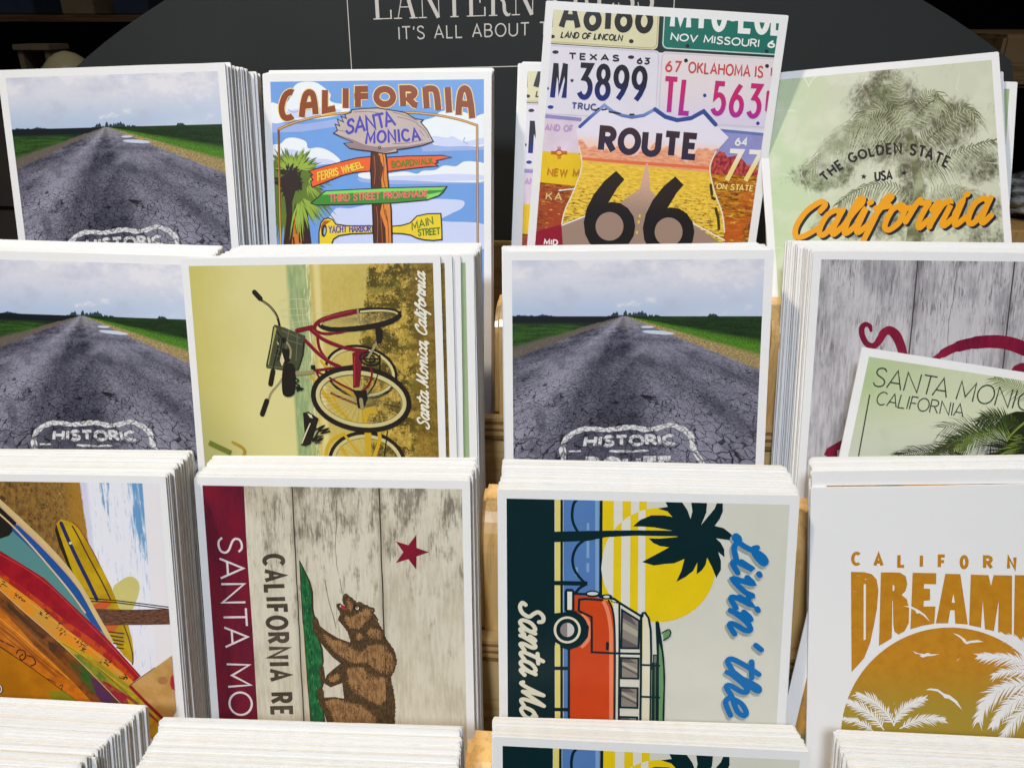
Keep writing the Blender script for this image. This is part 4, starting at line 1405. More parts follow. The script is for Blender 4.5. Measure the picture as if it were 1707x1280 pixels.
def paint_beach(nt, u, v, w):
    n = noise(nt, u, v, 0.0, .05, 4.0)
    f = noise(nt, u * 1.6, v * .7, 2.0, .55, 5.0, .72)
    g = noise(nt, u, v, 5.0, 1.5, 4.0, .75)
    sky = mix(nt, ink(198, 186, 102), ink(216, 206, 142), (u + n * 22).step(8, 40))
    sky = mix(nt, sky, ink(168, 166, 108), ((v * .9 - u) + n * 20).step(40, 84) * .85)
    sea = mix(nt, ink(140, 162, 112), ink(176, 184, 128), (noise(nt, u * 3.0, v * .5, 1.0, .28, 4.0, .6) + (u - 41.0) * .012).step(.42, .74))
    sea = mix(nt, sea, ink(222, 214, 160), (noise(nt, u * 2.4, v * .4, 8.0, .5, 3.0) + (u - 46.0) * .05).step(.66, .80))
    sand = mix(nt, ink(206, 186, 104), ink(188, 164, 78), (n * .6 + f * .4).step(.35, .7))
    sand = mix(nt, sand, ink(226, 212, 148), (u - 53.5).abs().step(2.2, .3) * .8)
    straw = mix(nt, ink(176, 144, 52), ink(214, 184, 94), f.step(.40, .66))
    straw = mix(nt, straw, ink(72, 62, 22), (g * .55 + noise(nt, u, v * 1.3, 9.0, .16, 3.0) * .6).step(.53, .63) * .95)
    straw = mix(nt, straw, ink(98, 98, 34), noise(nt, u, v, 3.0, .13, 3.0).step(.55, .63) * .55)
    dark = mix(nt, ink(70, 54, 22), ink(156, 122, 44), g.step(.38, .62))
    straw = mix(nt, straw, dark, (u + (n - .5) * 16 - 90.0 + (v - 45.0).abs() * -.03).step(-4.0, 3.0) * .75)
    c = mix(nt, sky, sea, (u + (f - .5) * .8).step(41.0, 42.6))
    c = mix(nt, c, sand, (u + (f - .5) * 1.6).step(50.0, 51.4))
    edge = 74.5 - v * .16 + (v - 36.0).max(0.0) * .20
    return mix(nt, c, straw, (u - edge + (f - .5) * 7.0 + (g - .5) * 4.0).step(-.5, .8))


bk.fill(material('print_beach_photo', paint_beach, .38))
BK, RDB, SIL, WW, YLB = flat(38, 32, 26, .12), flat(122, 26, 38, .10), flat(158, 146, 104, .1), flat(208, 196, 138, .08), flat(206, 166, 40, .08)
RDH = flat(166, 54, 60, .1)
GRY, WIRE = flat(74, 76, 54, .14), flat(212, 206, 156, .05)


def wheel(cx, cy, rx, ry, tilt, tyre, wall, spokes=0, half=None):
    P = ell(cx, cy, rx, ry, 44, tilt=tilt)
    if spokes:
        s = []
        for i in range(spokes):
            a = R(360 * i / spokes)
            c, n = math.cos(R(tilt)), math.sin(R(tilt))
            x, y = rx * .88 * math.cos(a), ry * .86 * math.sin(a)
            b = a + .5
            s.append([(cx + 18 * math.cos(b), cy + 12 * math.sin(b)), (cx + x * c - y * n, cy + x * n + y * c)])
        bk.lines(SIL, s, 2.2, round_ends=False)
    bk.line(BK, P, tyre, closed=True)
    bk.line(WW, ell(cx, cy, rx - tyre * .62, ry - tyre * .62, 44, tilt=tilt), wall, closed=True)
    bk.line(flat(112, 98, 58), ell(cx, cy, rx - tyre * .62 - wall * .55, ry - tyre * .62 - wall * .55, 44, tilt=tilt), 4, closed=True)


# the farther yellow bicycle
wheel(862, 640, 250, 176, 14, 26, 20)
wheel(905, 1285, 262, 208, 8, 34, 24, 26)
bk.line(YLB, [(612, 1250), (622, 1180), (660, 1120), (740, 1080)], 26, 4)
bk.lines(YLB, [curve(p, 4) for p in ([(590, 795), (690, 900), (800, 1000)], [(655, 790), (700, 890), (780, 985)], [(740, 1080), (800, 1160), (880, 1260)], [(500, 660), (560, 740), (640, 830)], [(575, 560), (610, 600), (650, 620)])], 19)
bk.lines(YLB, [curve([(690, 720), (760, 770), (840, 830)], 4), curve([(990, 1060), (992, 1130), (950, 1260)], 4), [(720, 1175), (770, 1250)]], 26)
bk.poly(YLB, [(885, 1050), (935, 1050), (935, 1260), (895, 1260)], [(870, 900), (960, 880), (985, 940), (920, 935), (900, 1010), (862, 1005)])
bk.line(BK, [(1050, 1060), (1040, 1140), (1028, 1235)], 9, 4)
# basket, handlebars
bk.lines(WIRE, [curve(p, 3) for p in ([(284, 130), (400, 122), (470, 130), (500, 190), (518, 308)], [(284, 130), (300, 230), (340, 300), (420, 340)], [(290, 200), (400, 190), (500, 190)], [(300, 250), (420, 235), (508, 240)], [(330, 300), (430, 280), (516, 285)], [(400, 122), (410, 220), (430, 320)], [(470, 130), (472, 220), (480, 310)], [(345, 126), (356, 220), (380, 320)], [(440, 126), (444, 220), (455, 315)], [(520, 220), (600, 222), (700, 216)])], 4)
bk.line(BK, [(282, 310), (262, 240), (215, 175), (150, 128)], 17, 5)
bk.line(SIL, [(268, 260), (225, 185), (165, 138)], 5, 5)
bk.line(BK, [(104, 74), (144, 118)], 37)
bk.line(SIL, [(330, 640), (280, 720), (225, 785), (205, 835)], 15, 5)
bk.line(BK, [(192, 846), (160, 940)], 36)
bk.poly(GRY, [(246, 302), (320, 325), (466, 384), (462, 450), (455, 520), (412, 632), (300, 628), (190, 612), (186, 590), (215, 450)])
bk.poly(flat(172, 168, 98, .06), [(246, 318), (262, 330), (236, 440), (206, 590), (194, 588), (218, 450)])
bk.lines(flat(110, 112, 84), [[(300, 345), (430, 400)], [(290, 400), (446, 445)], [(350, 340), (320, 520)], [(410, 370), (400, 560)], [(262, 470), (330, 500)], [(250, 520), (310, 540)], [(200, 600), (380, 620)]], 6)
bk.lines(BK, [curve(p, 4) for p in ([(240, 320), (220, 450), (192, 600)], [(280, 400), (260, 520), (230, 640)], [(262, 350), (300, 420), (270, 560)], [(455, 430), (445, 530), (415, 625)])], 9)
bk.poly(BK, [(300, 470), (350, 480), (360, 560), (320, 590), (296, 540)], [(290, 400), (320, 390), (335, 420), (310, 440)])
bk.poly(flat(220, 206, 158), [(285, 560), (300, 500), (318, 560), (300, 600)], [(262, 420), (278, 440), (272, 450)])
bk.line(SIL, [(335, 430), (362, 480), (358, 540)], 13, 4)
bk.line(BK, [(236, 634), (219, 726)], 35)
# front wheel and fork
wheel(850, 268, 288, 68, -7, 22, 15, 22)
bk.line(BK, [(585, 315), (660, 338), (860, 328), (1040, 292), (1125, 250), (1140, 215)], [26, 34, 38, 38, 34, 18], 5)
bk.line(RDB, [(842, 208), (740, 228), (620, 258), (560, 285), (530, 322), (548, 352), (610, 368), (700, 362), (760, 352)], [30, 34, 34, 30, 26, 22, 20, 14, 8], 5)
bk.line(RDH, [(800, 208), (640, 246), (575, 276)], 6, 4)
bk.line(SIL, [(838, 196), (850, 290)], 12)
# frame
bk.line(RDB, [(408, 346), (515, 322)], 32)
bk.lines(RDB, [curve([(505, 340), (600, 412), (740, 466), (890, 490)], 5), curve([(465, 415), (560, 510), (640, 570), (710, 600)], 5)], 25)
bk.lines(RDB, [curve([(552, 390), (566, 470), (610, 540), (660, 580)], 5), curve([(545, 628), (640, 616), (760, 604), (840, 590)], 5)], 19)
bk.lines(RDB, [curve([(530, 628), (640, 682), (740, 738), (850, 790)], 5), curve([(925, 590), (940, 660), (910, 740), (850, 790)], 5), curve([(650, 790), (740, 830), (830, 866)], 5), curve([(545, 640), (560, 670), (580, 690)], 3)], 14)
bk.lines(RDH, [curve([(520, 340), (605, 402), (740, 456)], 5), curve([(480, 415), (570, 505), (640, 560)], 5)], 6)
wheel(863, 832, 338, 212, 9, 44, 28, 36)
bk.poly(RDB, [(800, 505), (850, 482), (920, 476), (868, 560), (862, 660), (850, 745), (806, 752), (806, 640)])
bk.line(RDH, [(815, 530), (818, 640), (818, 735)], 7)
bk.lines(RDB, [curve([(640, 682), (740, 738), (850, 790)], 5), curve([(925, 590), (940, 660), (910, 740), (850, 790)], 5)], 15)
bk.line(BK, ell(925, 545, 72, 46, 24, tilt=10), 13, closed=True)
bk.line(BK, ell(922, 545, 40, 26, 18, tilt=10), 12, closed=True)
bk.lines(BK, [curve([(995, 520), (996, 600), (960, 720), (910, 800)], 5), [(860, 545), (990, 545)], [(925, 505), (925, 590)]], 8)
bk.line(SIL, [(985, 415), (915, 535)], 17)
bk.poly(BK, [(964, 330), (985, 318), (1015, 340), (1014, 400), (1000, 436), (975, 440), (968, 390)])
bk.poly(BK, [(800, 770), (900, 770), (910, 830), (880, 900), (840, 895), (830, 820)])
bk.line(SIL, [(862, 835), (870, 890)], 26)
# saddles
bk.line(SIL, [(395, 652), (515, 640)], 26)
bk.poly(BK, [(505, 592), (535, 590), (540, 622), (508, 622)])
bk.poly(BK, [(312, 602), (350, 576), (386, 592), (398, 660), (396, 740), (384, 800), (340, 816), (306, 792), (300, 690)], smooth=4)
bk.lines(BK, [curve([(390, 680), (420, 700), (395, 720), (425, 735), (400, 760)], 4), [(395, 740), (440, 770)]], 9)
bk.poly(BK, [(410, 735), (462, 758), (405, 782)])
bk.poly(BK, [(450, 930), (488, 920), (560, 968), (540, 1040), (505, 1150), (470, 1166), (434, 1158), (462, 1070)])
bk.poly(flat(222, 212, 178), [(462, 1080), (500, 1000), (505, 1005), (445, 1150), (438, 1150)], [(480, 930), (512, 945), (520, 968), (500, 962)])
bk.lines(BK, [curve([(540, 1050), (600, 1020), (560, 1060), (630, 1040), (580, 1075), (640, 1060)], 4), curve([(510, 1120), (560, 1095), (530, 1130), (590, 1110), (540, 1145)], 4), [(560, 1060), (520, 1130)]], 11)
bk.poly(GRY, [(545, 1085), (600, 1090), (560, 1115)], [(530, 1130), (590, 1140), (545, 1150)])
# lettering
bk.view(660, 440, 4.267)
bk.text(flat(232, 226, 206, .03), 'Santa Monica, California', ((238, 1176), (206, 66)), ((156, 1140), (132, 26)), 13, SCRIPT, .02, True)
bk.view(290, 400, 3.048)
bk.line(flat(110, 120, 46), [(180, 1028), (290, 1080)], 26, round_ends=False)
bk.line(flat(176, 146, 46), [(300, 1026), (345, 1050), (360, 1075), (340, 1110), (290, 1130)], 14, 4)

# -- prints on weathered planks
def plank_paint(seams, light, mid, dark, age=(.7, .6, .0016, .60, .76), lean=0.0):
    def fn(nt, u, v, w):
        uu = u + v * lean
        g1 = noise(nt, uu, v * .10, 0.0, .9, 5.0, .7)
        g2 = noise(nt, uu * 3.2, v * .22, 4.0, .8, 3.0, .65)
        b = noise(nt, uu, v * .5, 8.0, .085, 4.0, .6)
        st = noise(nt, uu * 1.4, v * .5, 3.0, .16, 4.0, .65)
        c = mix(nt, light, mid, (g1 * .55 + b * .6).step(.48, .74))
        c = mix(nt, c, dark, ((g2 * age[0] + st * age[1] - v * age[2]).step(age[3], age[4])) * .85)
        c = mix(nt, c, dark, (g2.step(.66, .76) * b.step(.44, .62)) * .5)
        c = mix(nt, c, light, (st * .8 + g1 * .3).step(.44, .34) * .6)
        for s in seams:
            d = (uu - s + (noise(nt, 0.0, v, s, .06, 2.0) - .5) * .6)
            c = mix(nt, c, ink(52, 44, 38), d.abs().step(.34, .16))
            c = mix(nt, c, dark, d.abs().step(2.2, .2) * .30)
        ck = (uu - 52.0 + (noise(nt, 0.0, v, 2.0, .03, 3.0) - .5) * 9.0)
        return mix(nt, c, ink(84, 74, 66), ck.abs().step(.16, .05) * noise(nt, 0.0, v, 6.0, .05, 2.0).step(.42, .55) * .9)
    return fn


def stained(r, g, b, dr, dg, db):
    def fn(nt, u, v, w):
        g1 = noise(nt, u * 2.2, v * .16, 0.0, .9, 5.0, .72)
        g2 = noise(nt, u, v * .5, 4.0, .10, 4.0)
        return mix(nt, ink(r, g, b), ink(dr, dg, db), (g1 * .6 + g2 * .5).step(.42, .70))
    return fn


pl = ART_PLANK = Art(CARD_Q['plank'], border=3.1).view(1280, 380, 3.047)
pl.fill(material('print_grey_planks', plank_paint((38.3, 73.0), ink(198, 194, 196), ink(148, 144, 148), ink(96, 90, 94), (.70, .50, .0016, .56, .76)), .38))
WINE = material('print_wine_stain', stained(140, 26, 58, 92, 16, 44), .38)
pl.part('script')
pl.line(WINE, [(524, 520), (516, 496), (494, 490), (478, 506), (478, 540), (496, 580), (522, 598), (548, 592), (572, 560), (590, 530), (620, 520), (650, 544), (672, 590), (690, 650)], [16, 22, 27, 29, 29, 29, 30, 34, 38, 42, 45, 48, 46, 42], 5)
pl.line(WINE, [(790, 730), (845, 668), (920, 620), (1000, 592), (1090, 578), (1180, 578), (1260, 596), (1360, 640)], [20, 30, 46, 58, 66, 68, 70, 64], 5)
pl.poly(WINE, [(1225, 735), (1250, 700), (1285, 684), (1330, 686), (1330, 790), (1225, 790)])
pl.poly(WINE, [(284, 1150), (300, 1118), (380, 1072), (440, 1050), (440, 1180), (340, 1180)], cut=[[(352, 1128), (372, 1120), (368, 1172), (352, 1172)]])

br = ART_BEAR = Art(CARD_Q['bear'], border=3.0).view(310, 750, 2.415)
br.fill(material('print_white_planks', plank_paint((36.6, 68.7), ink(216, 208, 188), ink(192, 182, 158), ink(104, 94, 78), (.42, .80, .0030, .50, .72), lean=.003), .38))
br.part('band')
br.poly(material('print_wine_band', stained(122, 24, 44, 92, 24, 44), .38), [(60, 130), (233, 143), (245, 400), (268, 720), (290, 1090), (310, 1400), (60, 1400)])
br.part('band_lettering').view(330, 800, 3.12)
br.text(flat(222, 210, 212, .05), 'SANTA MO', ((105, 300), (168, 1222)), ((226, 300), (284, 1218)), 11, gap=.20)
br.text(material('print_faded_brown', stained(66, 54, 44, 96, 84, 70), .38), 'CALIFORNIA RE', ((344, 394), (388, 1218)), ((442, 392), (486, 1216)), 22, gap=.42)
br.part('star').view(310, 750, 2.415)
br.poly(material('print_wine_star', stained(134, 26, 48, 108, 22, 42), .38), star(905, 410, 74, 90, .40))
br.part('grass')
GRN = material('print_flag_green', lambda nt, u, v, w: mix(nt, ink(26, 84, 50), ink(44, 122, 68), noise(nt, u * 1.5, v * .5, 0.0, .5, 4.0, .6).step(.4, .65)), .38)
DBR = flat(66, 48, 34, .12)
HILL = [(458, 445), (480, 490), (497, 528), (508, 570), (510, 640), (520, 690), (528, 740), (548, 800), (552, 850), (540, 900), (552, 940), (540, 980), (550, 1030), (560, 1100), (503, 1100), (496, 1000), (484, 860), (472, 700), (464, 560)]
br.poly(GRN, HILL)
br.line(DBR, HILL[:14], [3, 5, 7, 8, 8, 7, 6, 7, 7, 7, 7, 7, 6, 6])
br.line(DBR, HILL[13:] + [HILL[0]], 4)
br.line(flat(206, 190, 150), [(470, 700), (484, 900), (494, 1090)], 4)
rg = random.Random(8)
br.lines(flat(20, 60, 36), [[(x, y), (x + 2, y + rg.uniform(8, 18))] for x, y in ((rg.uniform(478 + (y - 560) * .05, 500 + (y - 560) * .08), y) for y in range(570, 1060, 16))], 3)
br.lines(flat(120, 160, 84), [[(x, y), (x + 1, y + 8)] for x, y in ((rg.uniform(480 + (y - 560) * .05, 500 + (y - 560) * .08), y) for y in range(590, 1060, 52))], 2)
br.view(480, 960, 5.333)


def jag(poly, amp, step, seed):
    """outline broken up into fur points"""
    rn = random.Random(seed)
    out = []
    n = len(poly)
    for i in range(n):
        a, b = poly[i], poly[(i + 1) % n]
        L = math.dist(a, b)
        k = max(1, int(L / step))
        nx, ny = (b[1] - a[1]) / L, -(b[0] - a[0]) / L
        for j in range(k):
            t = j / k
            d = rn.uniform(.2, 1) * amp * (1 if (j % 2) else -.3)
            out.append((a[0] + (b[0] - a[0]) * t + nx * d, a[1] + (b[1] - a[1]) * t + ny * d))
    return out


br.part('bear')
FUR = material('print_bear_dark', lambda nt, u, v, w: mix(nt, ink(66, 50, 34), ink(96, 74, 48), noise(nt, u * 2, v * .6, 0.0, .9, 3.0).step(.4, .65)), .38)
TAN = material('print_bear_tan', lambda nt, u, v, w: mix(nt, ink(122, 86, 54), ink(168, 128, 84), noise(nt, u * 2, v * .5, 3.0, .8, 4.0, .7).step(.38, .64)), .38)
TORSO = [(486, 225), (486, 175), (512, 150), (560, 182), (612, 232), (636, 222), (690, 252), (735, 272), (770, 282), (776, 310), (762, 326), (790, 358), (806, 382), (800, 404), (838, 466), (876, 556), (930, 630), (960, 690), (968, 760), (950, 835), (918, 892), (925, 960), (945, 1040), (956, 1150), (950, 1270), (960, 1420), (520, 1420), (505, 1100), (490, 960), (470, 800), (560, 640), (552, 560), (530, 490), (490, 440), (444, 380), (464, 340), (458, 310), (436, 280), (436, 244), (464, 236), (490, 262), (510, 262)]
br.poly(FUR, jag(TORSO, 7, 16, 77),
        [(560, 590), (440, 545), (350, 490), (285, 440), (268, 380), (235, 345), (215, 388), (222, 480), (268, 560), (330, 640), (400, 720), (470, 775), (640, 720)],
        [(480, 765), (400, 828), (345, 880), (322, 950), (380, 986), (450, 960), (530, 930), (580, 800)],
        [(276, 812), (318, 800), (330, 880), (336, 930), (312, 965), (285, 900)],
        [(262, 1010), (298, 975), (320, 1022), (324, 1076), (420, 1072), (520, 1090), (720, 1420), (380, 1420), (320, 1200), (280, 1150)])
br.poly(TAN, *[jag(p, 24, 10, i) for i, p in enumerate((
    [(512, 350), (560, 372), (600, 352), (660, 310), (722, 290), (742, 330), (690, 400), (640, 458), (560, 462), (512, 402)],
    [(530, 200), (578, 248), (572, 300), (540, 292)],
    [(728, 466), (818, 480), (832, 552), (770, 556), (706, 510)],
    [(606, 520), (648, 508), (660, 550), (622, 568)],
    [(322, 500), (380, 560), (480, 586), (590, 650), (650, 690), (720, 616), (850, 612), (930, 712), (934, 830), (880, 870), (790, 840), (700, 756), (600, 768), (520, 736), (430, 676), (340, 570)],
    [(530, 824), (668, 808), (712, 880), (870, 900), (872, 1100), (806, 1142), (700, 1080), (600, 1040), (545, 960)],
    [(368, 902), (448, 868), (456, 912), (388, 940)],
    [(330, 1112), (440, 1088), (520, 1128), (640, 1140), (780, 1260), (740, 1400), (440, 1400), (390, 1200)]))])
tufts = []
for x0, y0, x1, y1, n in ((650, 640, 780, 800, 20), (560, 870, 800, 1050, 16), (420, 600, 560, 720, 16), (690, 820, 860, 900, 40), (520, 960, 640, 1060, 16), (730, 480, 830, 545, 10), (860, 690, 930, 850, 16), (420, 1130, 640, 1260, 18), (590, 340, 700, 430, 8), (840, 640, 930, 860, 14), (560, 1000, 720, 1090, 14)):
    for _ in range(int(n * 1.9)):
        x, y = rg.uniform(x0, x1), rg.uniform(y0, y1)
        tufts.append([(x, y), (x + rg.uniform(-8, 22), y + rg.uniform(8, 34)), (x + rg.uniform(6, 14), y + rg.uniform(0, 8))])
br.put(FUR, [[br.mm(p) for p in t] for t in tufts])
br.poly(flat(176, 44, 58), [(468, 258), (490, 252), (520, 286), (512, 300), (478, 288)])
br.poly(flat(232, 222, 200), ell(618, 282, 15, 14, 12), ell(468, 264, 5, 10, 8))
br.poly(flat(30, 24, 20), ell(615, 278, 8, 8, 10), [(580, 250), (640, 262), (644, 310), (634, 300), (632, 268), (596, 262), (600, 300), (588, 296)])
br.poly(TAN, [(742, 292), (764, 300), (756, 314)], [(776, 376), (798, 384), (786, 400)])
br.lines(flat(58, 46, 38), [[(838, -20), (858, 520), (868, 800), (884, 1300)]], 6)
br.lines(flat(74, 60, 46), [curve(p, 4) for p in ([(330, 30), (360, 200), (400, 340), (430, 460)], [(462, 20), (484, 160)], [(455, 780), (488, 960), (520, 1240)])], 4)

# -- palm card
pm = ART_PALM = Art(CARD_Q['palm'], (152.4, 101.6), 3.1).view(1460, 560, 5.567)


def paint_palm_sky(nt, u, v, w):
    n = noise(nt, u, v, 0.0, .03, 3.0)
    c = mix(nt, ink(178, 192, 146), ink(202, 206, 176), (u * .6 + v * .35 + n * 24).step(10, 42))
    c = mix(nt, c, ink(196, 198, 186), (v + n * 20).step(26, 50) * .7)
    return mix(nt, c, ink(160, 182, 120), noise(nt, u, v, 4.0, .08, 3.0).step(.55, .75) * .4)


pm.fill(material('print_palm_sky', paint_palm_sky, .38))
P1, P2, P3, P4, P5 = flat(34, 40, 22, .15), flat(72, 90, 38, .15), flat(122, 142, 62, .12), flat(66, 56, 46, .15), flat(176, 170, 172, .08)
pm.part('palm_tree')
leaflets(pm, flat(128, 140, 92, .1), [(1500, 560), (1330, 480), (1180, 430), (1090, 380)], 22, 70, 150, 60, 9, 1)
pm.poly(P1, [(1180, 740), (1300, 700), (1700, 700), (1800, 1300), (900, 1300), (980, 1150), (1050, 1000), (1090, 860)])
leaflets(pm, P4, [(1250, 960), (1000, 880), (800, 830), (620, 850)], 22, 100, 250, 50, 5, 2, (-1, 1), .7)
leaflets(pm, P2, [(1350, 840), (1180, 770), (1060, 735), (980, 730)], 24, 60, 120, 60, 9, 3)
leaflets(pm, P1, [(1350, 860), (1200, 790), (1060, 770), (940, 800)], 26, 70, 150, 62, 8, 31)
leaflets(pm, P1, [(1300, 920), (1080, 900), (900, 920), (740, 970), (600, 1080)], 40, 80, 160, 66, 12, 4)
leaflets(pm, P2, [(1300, 920), (1060, 910), (850, 960), (680, 1040), (520, 1160)], 44, 90, 220, 68, 10, 5)
leaflets(pm, P4, [(900, 1050), (650, 1060), (420, 1070), (180, 1110)], 34, 90, 200, 55, 7, 6, (1, -1), .8)
leaflets(pm, P2, [(900, 1080), (650, 1080), (440, 1085), (240, 1110)], 34, 80, 210, 58, 9, 7, (-1,), .8)
leaflets(pm, P5, [(1250, 960), (1120, 990), (1000, 1060), (900, 1180)], 22, 110, 200, 70, 7, 8)
leaflets(pm, P3, [(1300, 930), (1080, 920), (900, 960), (740, 1060)], 26, 60, 130, 60, 6, 9)
leaflets(pm, P1, [(1280, 980), (1180, 1060), (1100, 1180), (1060, 1300)], 30, 100, 220, 62, 11, 10)
leaflets(pm, P3, [(1420, 920), (1320, 1000), (1240, 1120), (1200, 1260)], 26, 70, 160, 58, 7, 11)
leaflets(pm, P1, [(1500, 900), (1400, 1000), (1340, 1140), (1320, 1300)], 24, 90, 170, 60, 14, 12)
leaflets(pm, P5, [(700, 1100), (620, 1150), (560, 1220)], 12, 60, 140, 70, 6, 13)
leaflets(pm, P5, [(960, 1100), (900, 1160), (860, 1230)], 14, 60, 130, 60, 6, 14)
leaflets(pm, P2, [(640, 1120), (520, 1150), (400, 1230)], 20, 60, 130, 60, 10, 15)
pm.line(P3, [(1225, 945), (1290, 880), (1350, 825), (1420, 770)], [10, 16, 20, 26], 5)
pm.line(flat(50, 38, 34), [(740, 1080), (880, 1150), (1010, 1260)], 18, 4)
pm.part('lettering')
DGT = flat(52, 66, 46, .05)
pm.view(1280, 380, 3.047)
pm.text(DGT, 'SANTA MONICA', ((532, 800), (1416, 943)), ((556, 708), (1444, 850)), 6.5, gap=.14)
pm.text(DGT, 'CALIFORNIA', ((546, 894), (990, 960)), ((566, 830), (1000, 896)), 5.5, gap=.12)
pm.line(DGT, [(517, 845), (448, 1222)], 6, round_ends=False)

# -- surfboards, printed sideways
su = ART_SURF = Art(CARD_Q['surf'], border=2.7).view(0, 790, 5.334)


def paint_shore(nt, u, v, w):
    f = noise(nt, u * 1.2, v * .6, 0.0, .55, 5.0, .72)
    g = noise(nt, u * 1.5, v * .7, 4.0, 1.3, 4.0, .75)
    sand = mix(nt, ink(150, 112, 52), ink(104, 76, 44), f.step(.40, .62))
    sand = mix(nt, sand, ink(214, 176, 88), (g * .55 + f * .3 + (u - 45.0) * .0030).step(.50, .60) * .9)
    sand = mix(nt, sand, ink(58, 42, 28), (g * .6 + noise(nt, u, v, 9.0, .3, 3.0) * .5 - (u - 45.0) * .003).step(.56, .64) * .9)
    sand = mix(nt, sand, ink(170, 122, 40), (u + (f - .5) * 9).step(63, 68) * .7)
    s = noise(nt, u * 2.2, v * .20, 2.0, .42, 5.0, .66)
    s2 = noise(nt, u * 1.6, v * .26, 7.0, .9, 4.0, .7)
    blue = (u - 88.8).step(-4.0, 3.0) * v.step(44.0, 8.0) * .42
    sea = mix(nt, ink(232, 230, 236), ink(170, 196, 222), (s2 * .5 + s * .5 + blue * .5).step(.52, .66))
    sea = mix(nt, sea, ink(88, 142, 188), (s * .8 + s2 * .2 + blue * .55 + (u - 79.5).abs().step(3.6, .8) * v.step(24, 8) * .16).step(.60, .72) * .85)
    sea = mix(nt, sea, ink(206, 204, 224), u.step(73.6, 72.2) * .8)
    sky = ink(232, 226, 228)
    c = mix(nt, sea, sky, (u + v * .012).step(92.9, 93.25))
    return mix(nt, c, sand, (u - v * .05 + (f - .5) * 1.2).step(70.3, 69.7))


su.fill(material('print_shore_photo', paint_shore, .38))
su.part('surfboards')


def wash(a, b, sc=.12, seed=0.0, ax=1.0, ay=1.0, lo=.4, hi=.62):
    return material('print_board_wash', lambda nt, u, v, w: mix(nt, mix(nt, ink(*a), ink(*b), noise(nt, u * ax, v * ay, seed, sc, 4.0, .6).step(lo, hi)), tuple(x * .55 for x in ink(*a)), noise(nt, u, v, seed + 5, .9, 3.0, .7).step(.62, .74) * .5), .36)


YB = wash((196, 160, 24), (176, 140, 18))
NAVY, DKN, REDL, CREAM2 = flat(40, 46, 92), flat(72, 44, 50), flat(136, 40, 44), flat(212, 184, 126, .06)
su.poly(flat(206, 194, 118, .05), [(1005, 1020), (1060, 958), (1130, 914), (1190, 916), (1234, 960), (1242, 1030), (1216, 1120), (1172, 1204), (1050, 1210)], smooth=4)
su.poly(flat(44, 36, 26), [(500, 440), (540, 560), (600, 700), (700, 960), (770, 1110), (740, 1120), (640, 900), (530, 640), (490, 500)])
su.poly(YB, [(500, 442), (540, 402), (600, 416), (665, 442), (722, 502), (780, 602), (850, 720), (920, 860), (990, 1000), (1070, 1215), (770, 1215), (705, 1010), (622, 800), (560, 620)])
su.line(NAVY, [(545, 436), (625, 620), (720, 820), (790, 960), (862, 1110)], 34, 4)
su.lines(DKN, [curve([(645, 462), (690, 540), (760, 680), (840, 830), (920, 980), (985, 1115)], 4)], 13)
su.line(REDL, [(648, 432), (700, 476), (760, 570), (830, 690), (880, 790)], 8, 4)
su.poly(flat(224, 206, 130), ell(628, 613, 15, 13, 12))
su.poly(flat(206, 92, 46, .12), [(830, 1160), (930, 1120), (1000, 1140), (940, 1200), (840, 1210)])
su.poly(YB, [(930, 1340), (1140, 1335), (1178, 1480), (1192, 1600), (1184, 1690), (1100, 1610), (990, 1460)])
su.poly(flat(200, 96, 40, .15), [(930, 1340), (1060, 1340), (1020, 1400), (960, 1400)])
su.lines(flat(50, 46, 40), [[(950, 1398), (1102, 1416)], [(970, 1432), (1096, 1452)], [(992, 1468), (1100, 1486)], [(1010, 1500), (1096, 1516)], [(1040, 1540), (1100, 1550)]], 12)
su.line(DKN, [(1105, 1345), (1150, 1470), (1184, 1620), (1180, 1690)], 10, 4)
su.poly(material('print_driftwood', lambda nt, u, v, w: mix(nt, ink(74, 46, 34), ink(122, 84, 62), noise(nt, u * .5, v * 1.5, 0.0, 1.0, 4.0, .75).step(.38, .64)), .4), [(820, 1194), (1160, 1204), (1340, 1200), (1503, 1196), (1512, 1334), (1300, 1338), (1100, 1340), (900, 1344)])
su.lines(flat(42, 34, 32), [[(765, 1100), (1040, 1122), (1497, 1180)], [(770, 1126), (1040, 1140), (1500, 1200)]], 9)
TEAL = material('print_teal_board', lambda nt, u, v, w: mix(nt, ink(86, 136, 134), ink(208, 164, 124), ((u - v * .86 - 33.0).abs() + noise(nt, u, v, 0.0, .3, 3.0) * 5.0).step(8.2, 4.4)), .36)
su.poly(TEAL, [(-60, 180), (0, 235), (160, 380), (330, 545), (520, 740), (700, 970), (860, 1250), (1000, 1490), (970, 1500), (700, 1230), (400, 930), (150, 770), (-60, 640)])
su.poly(flat(36, 32, 28), [(-60, 230), (0, 290), (150, 432), (130, 490), (80, 548), (0, 574), (-60, 570)])
su.line(flat(34, 82, 150, .06), [(150, 490), (330, 660), (560, 905), (720, 1110), (880, 1360)], 78, 4)
su.line(CREAM2, [(-40, 210), (160, 392), (330, 552), (520, 748), (700, 978), (860, 1258), (985, 1475)], 42, 4)
su.line(flat(220, 188, 140), [(-40, 320), (130, 475), (330, 692), (600, 1010), (760, 1230)], 15, 4)
REDB = wash((160, 26, 38), (142, 20, 32), .2)
su.poly(REDB, [(-60, 650), (150, 768), (400, 925), (700, 1212), (950, 1452), (1255, 1792), (1190, 1845), (900, 1605), (600, 1385), (300, 1135), (60, 955), (-60, 860)])
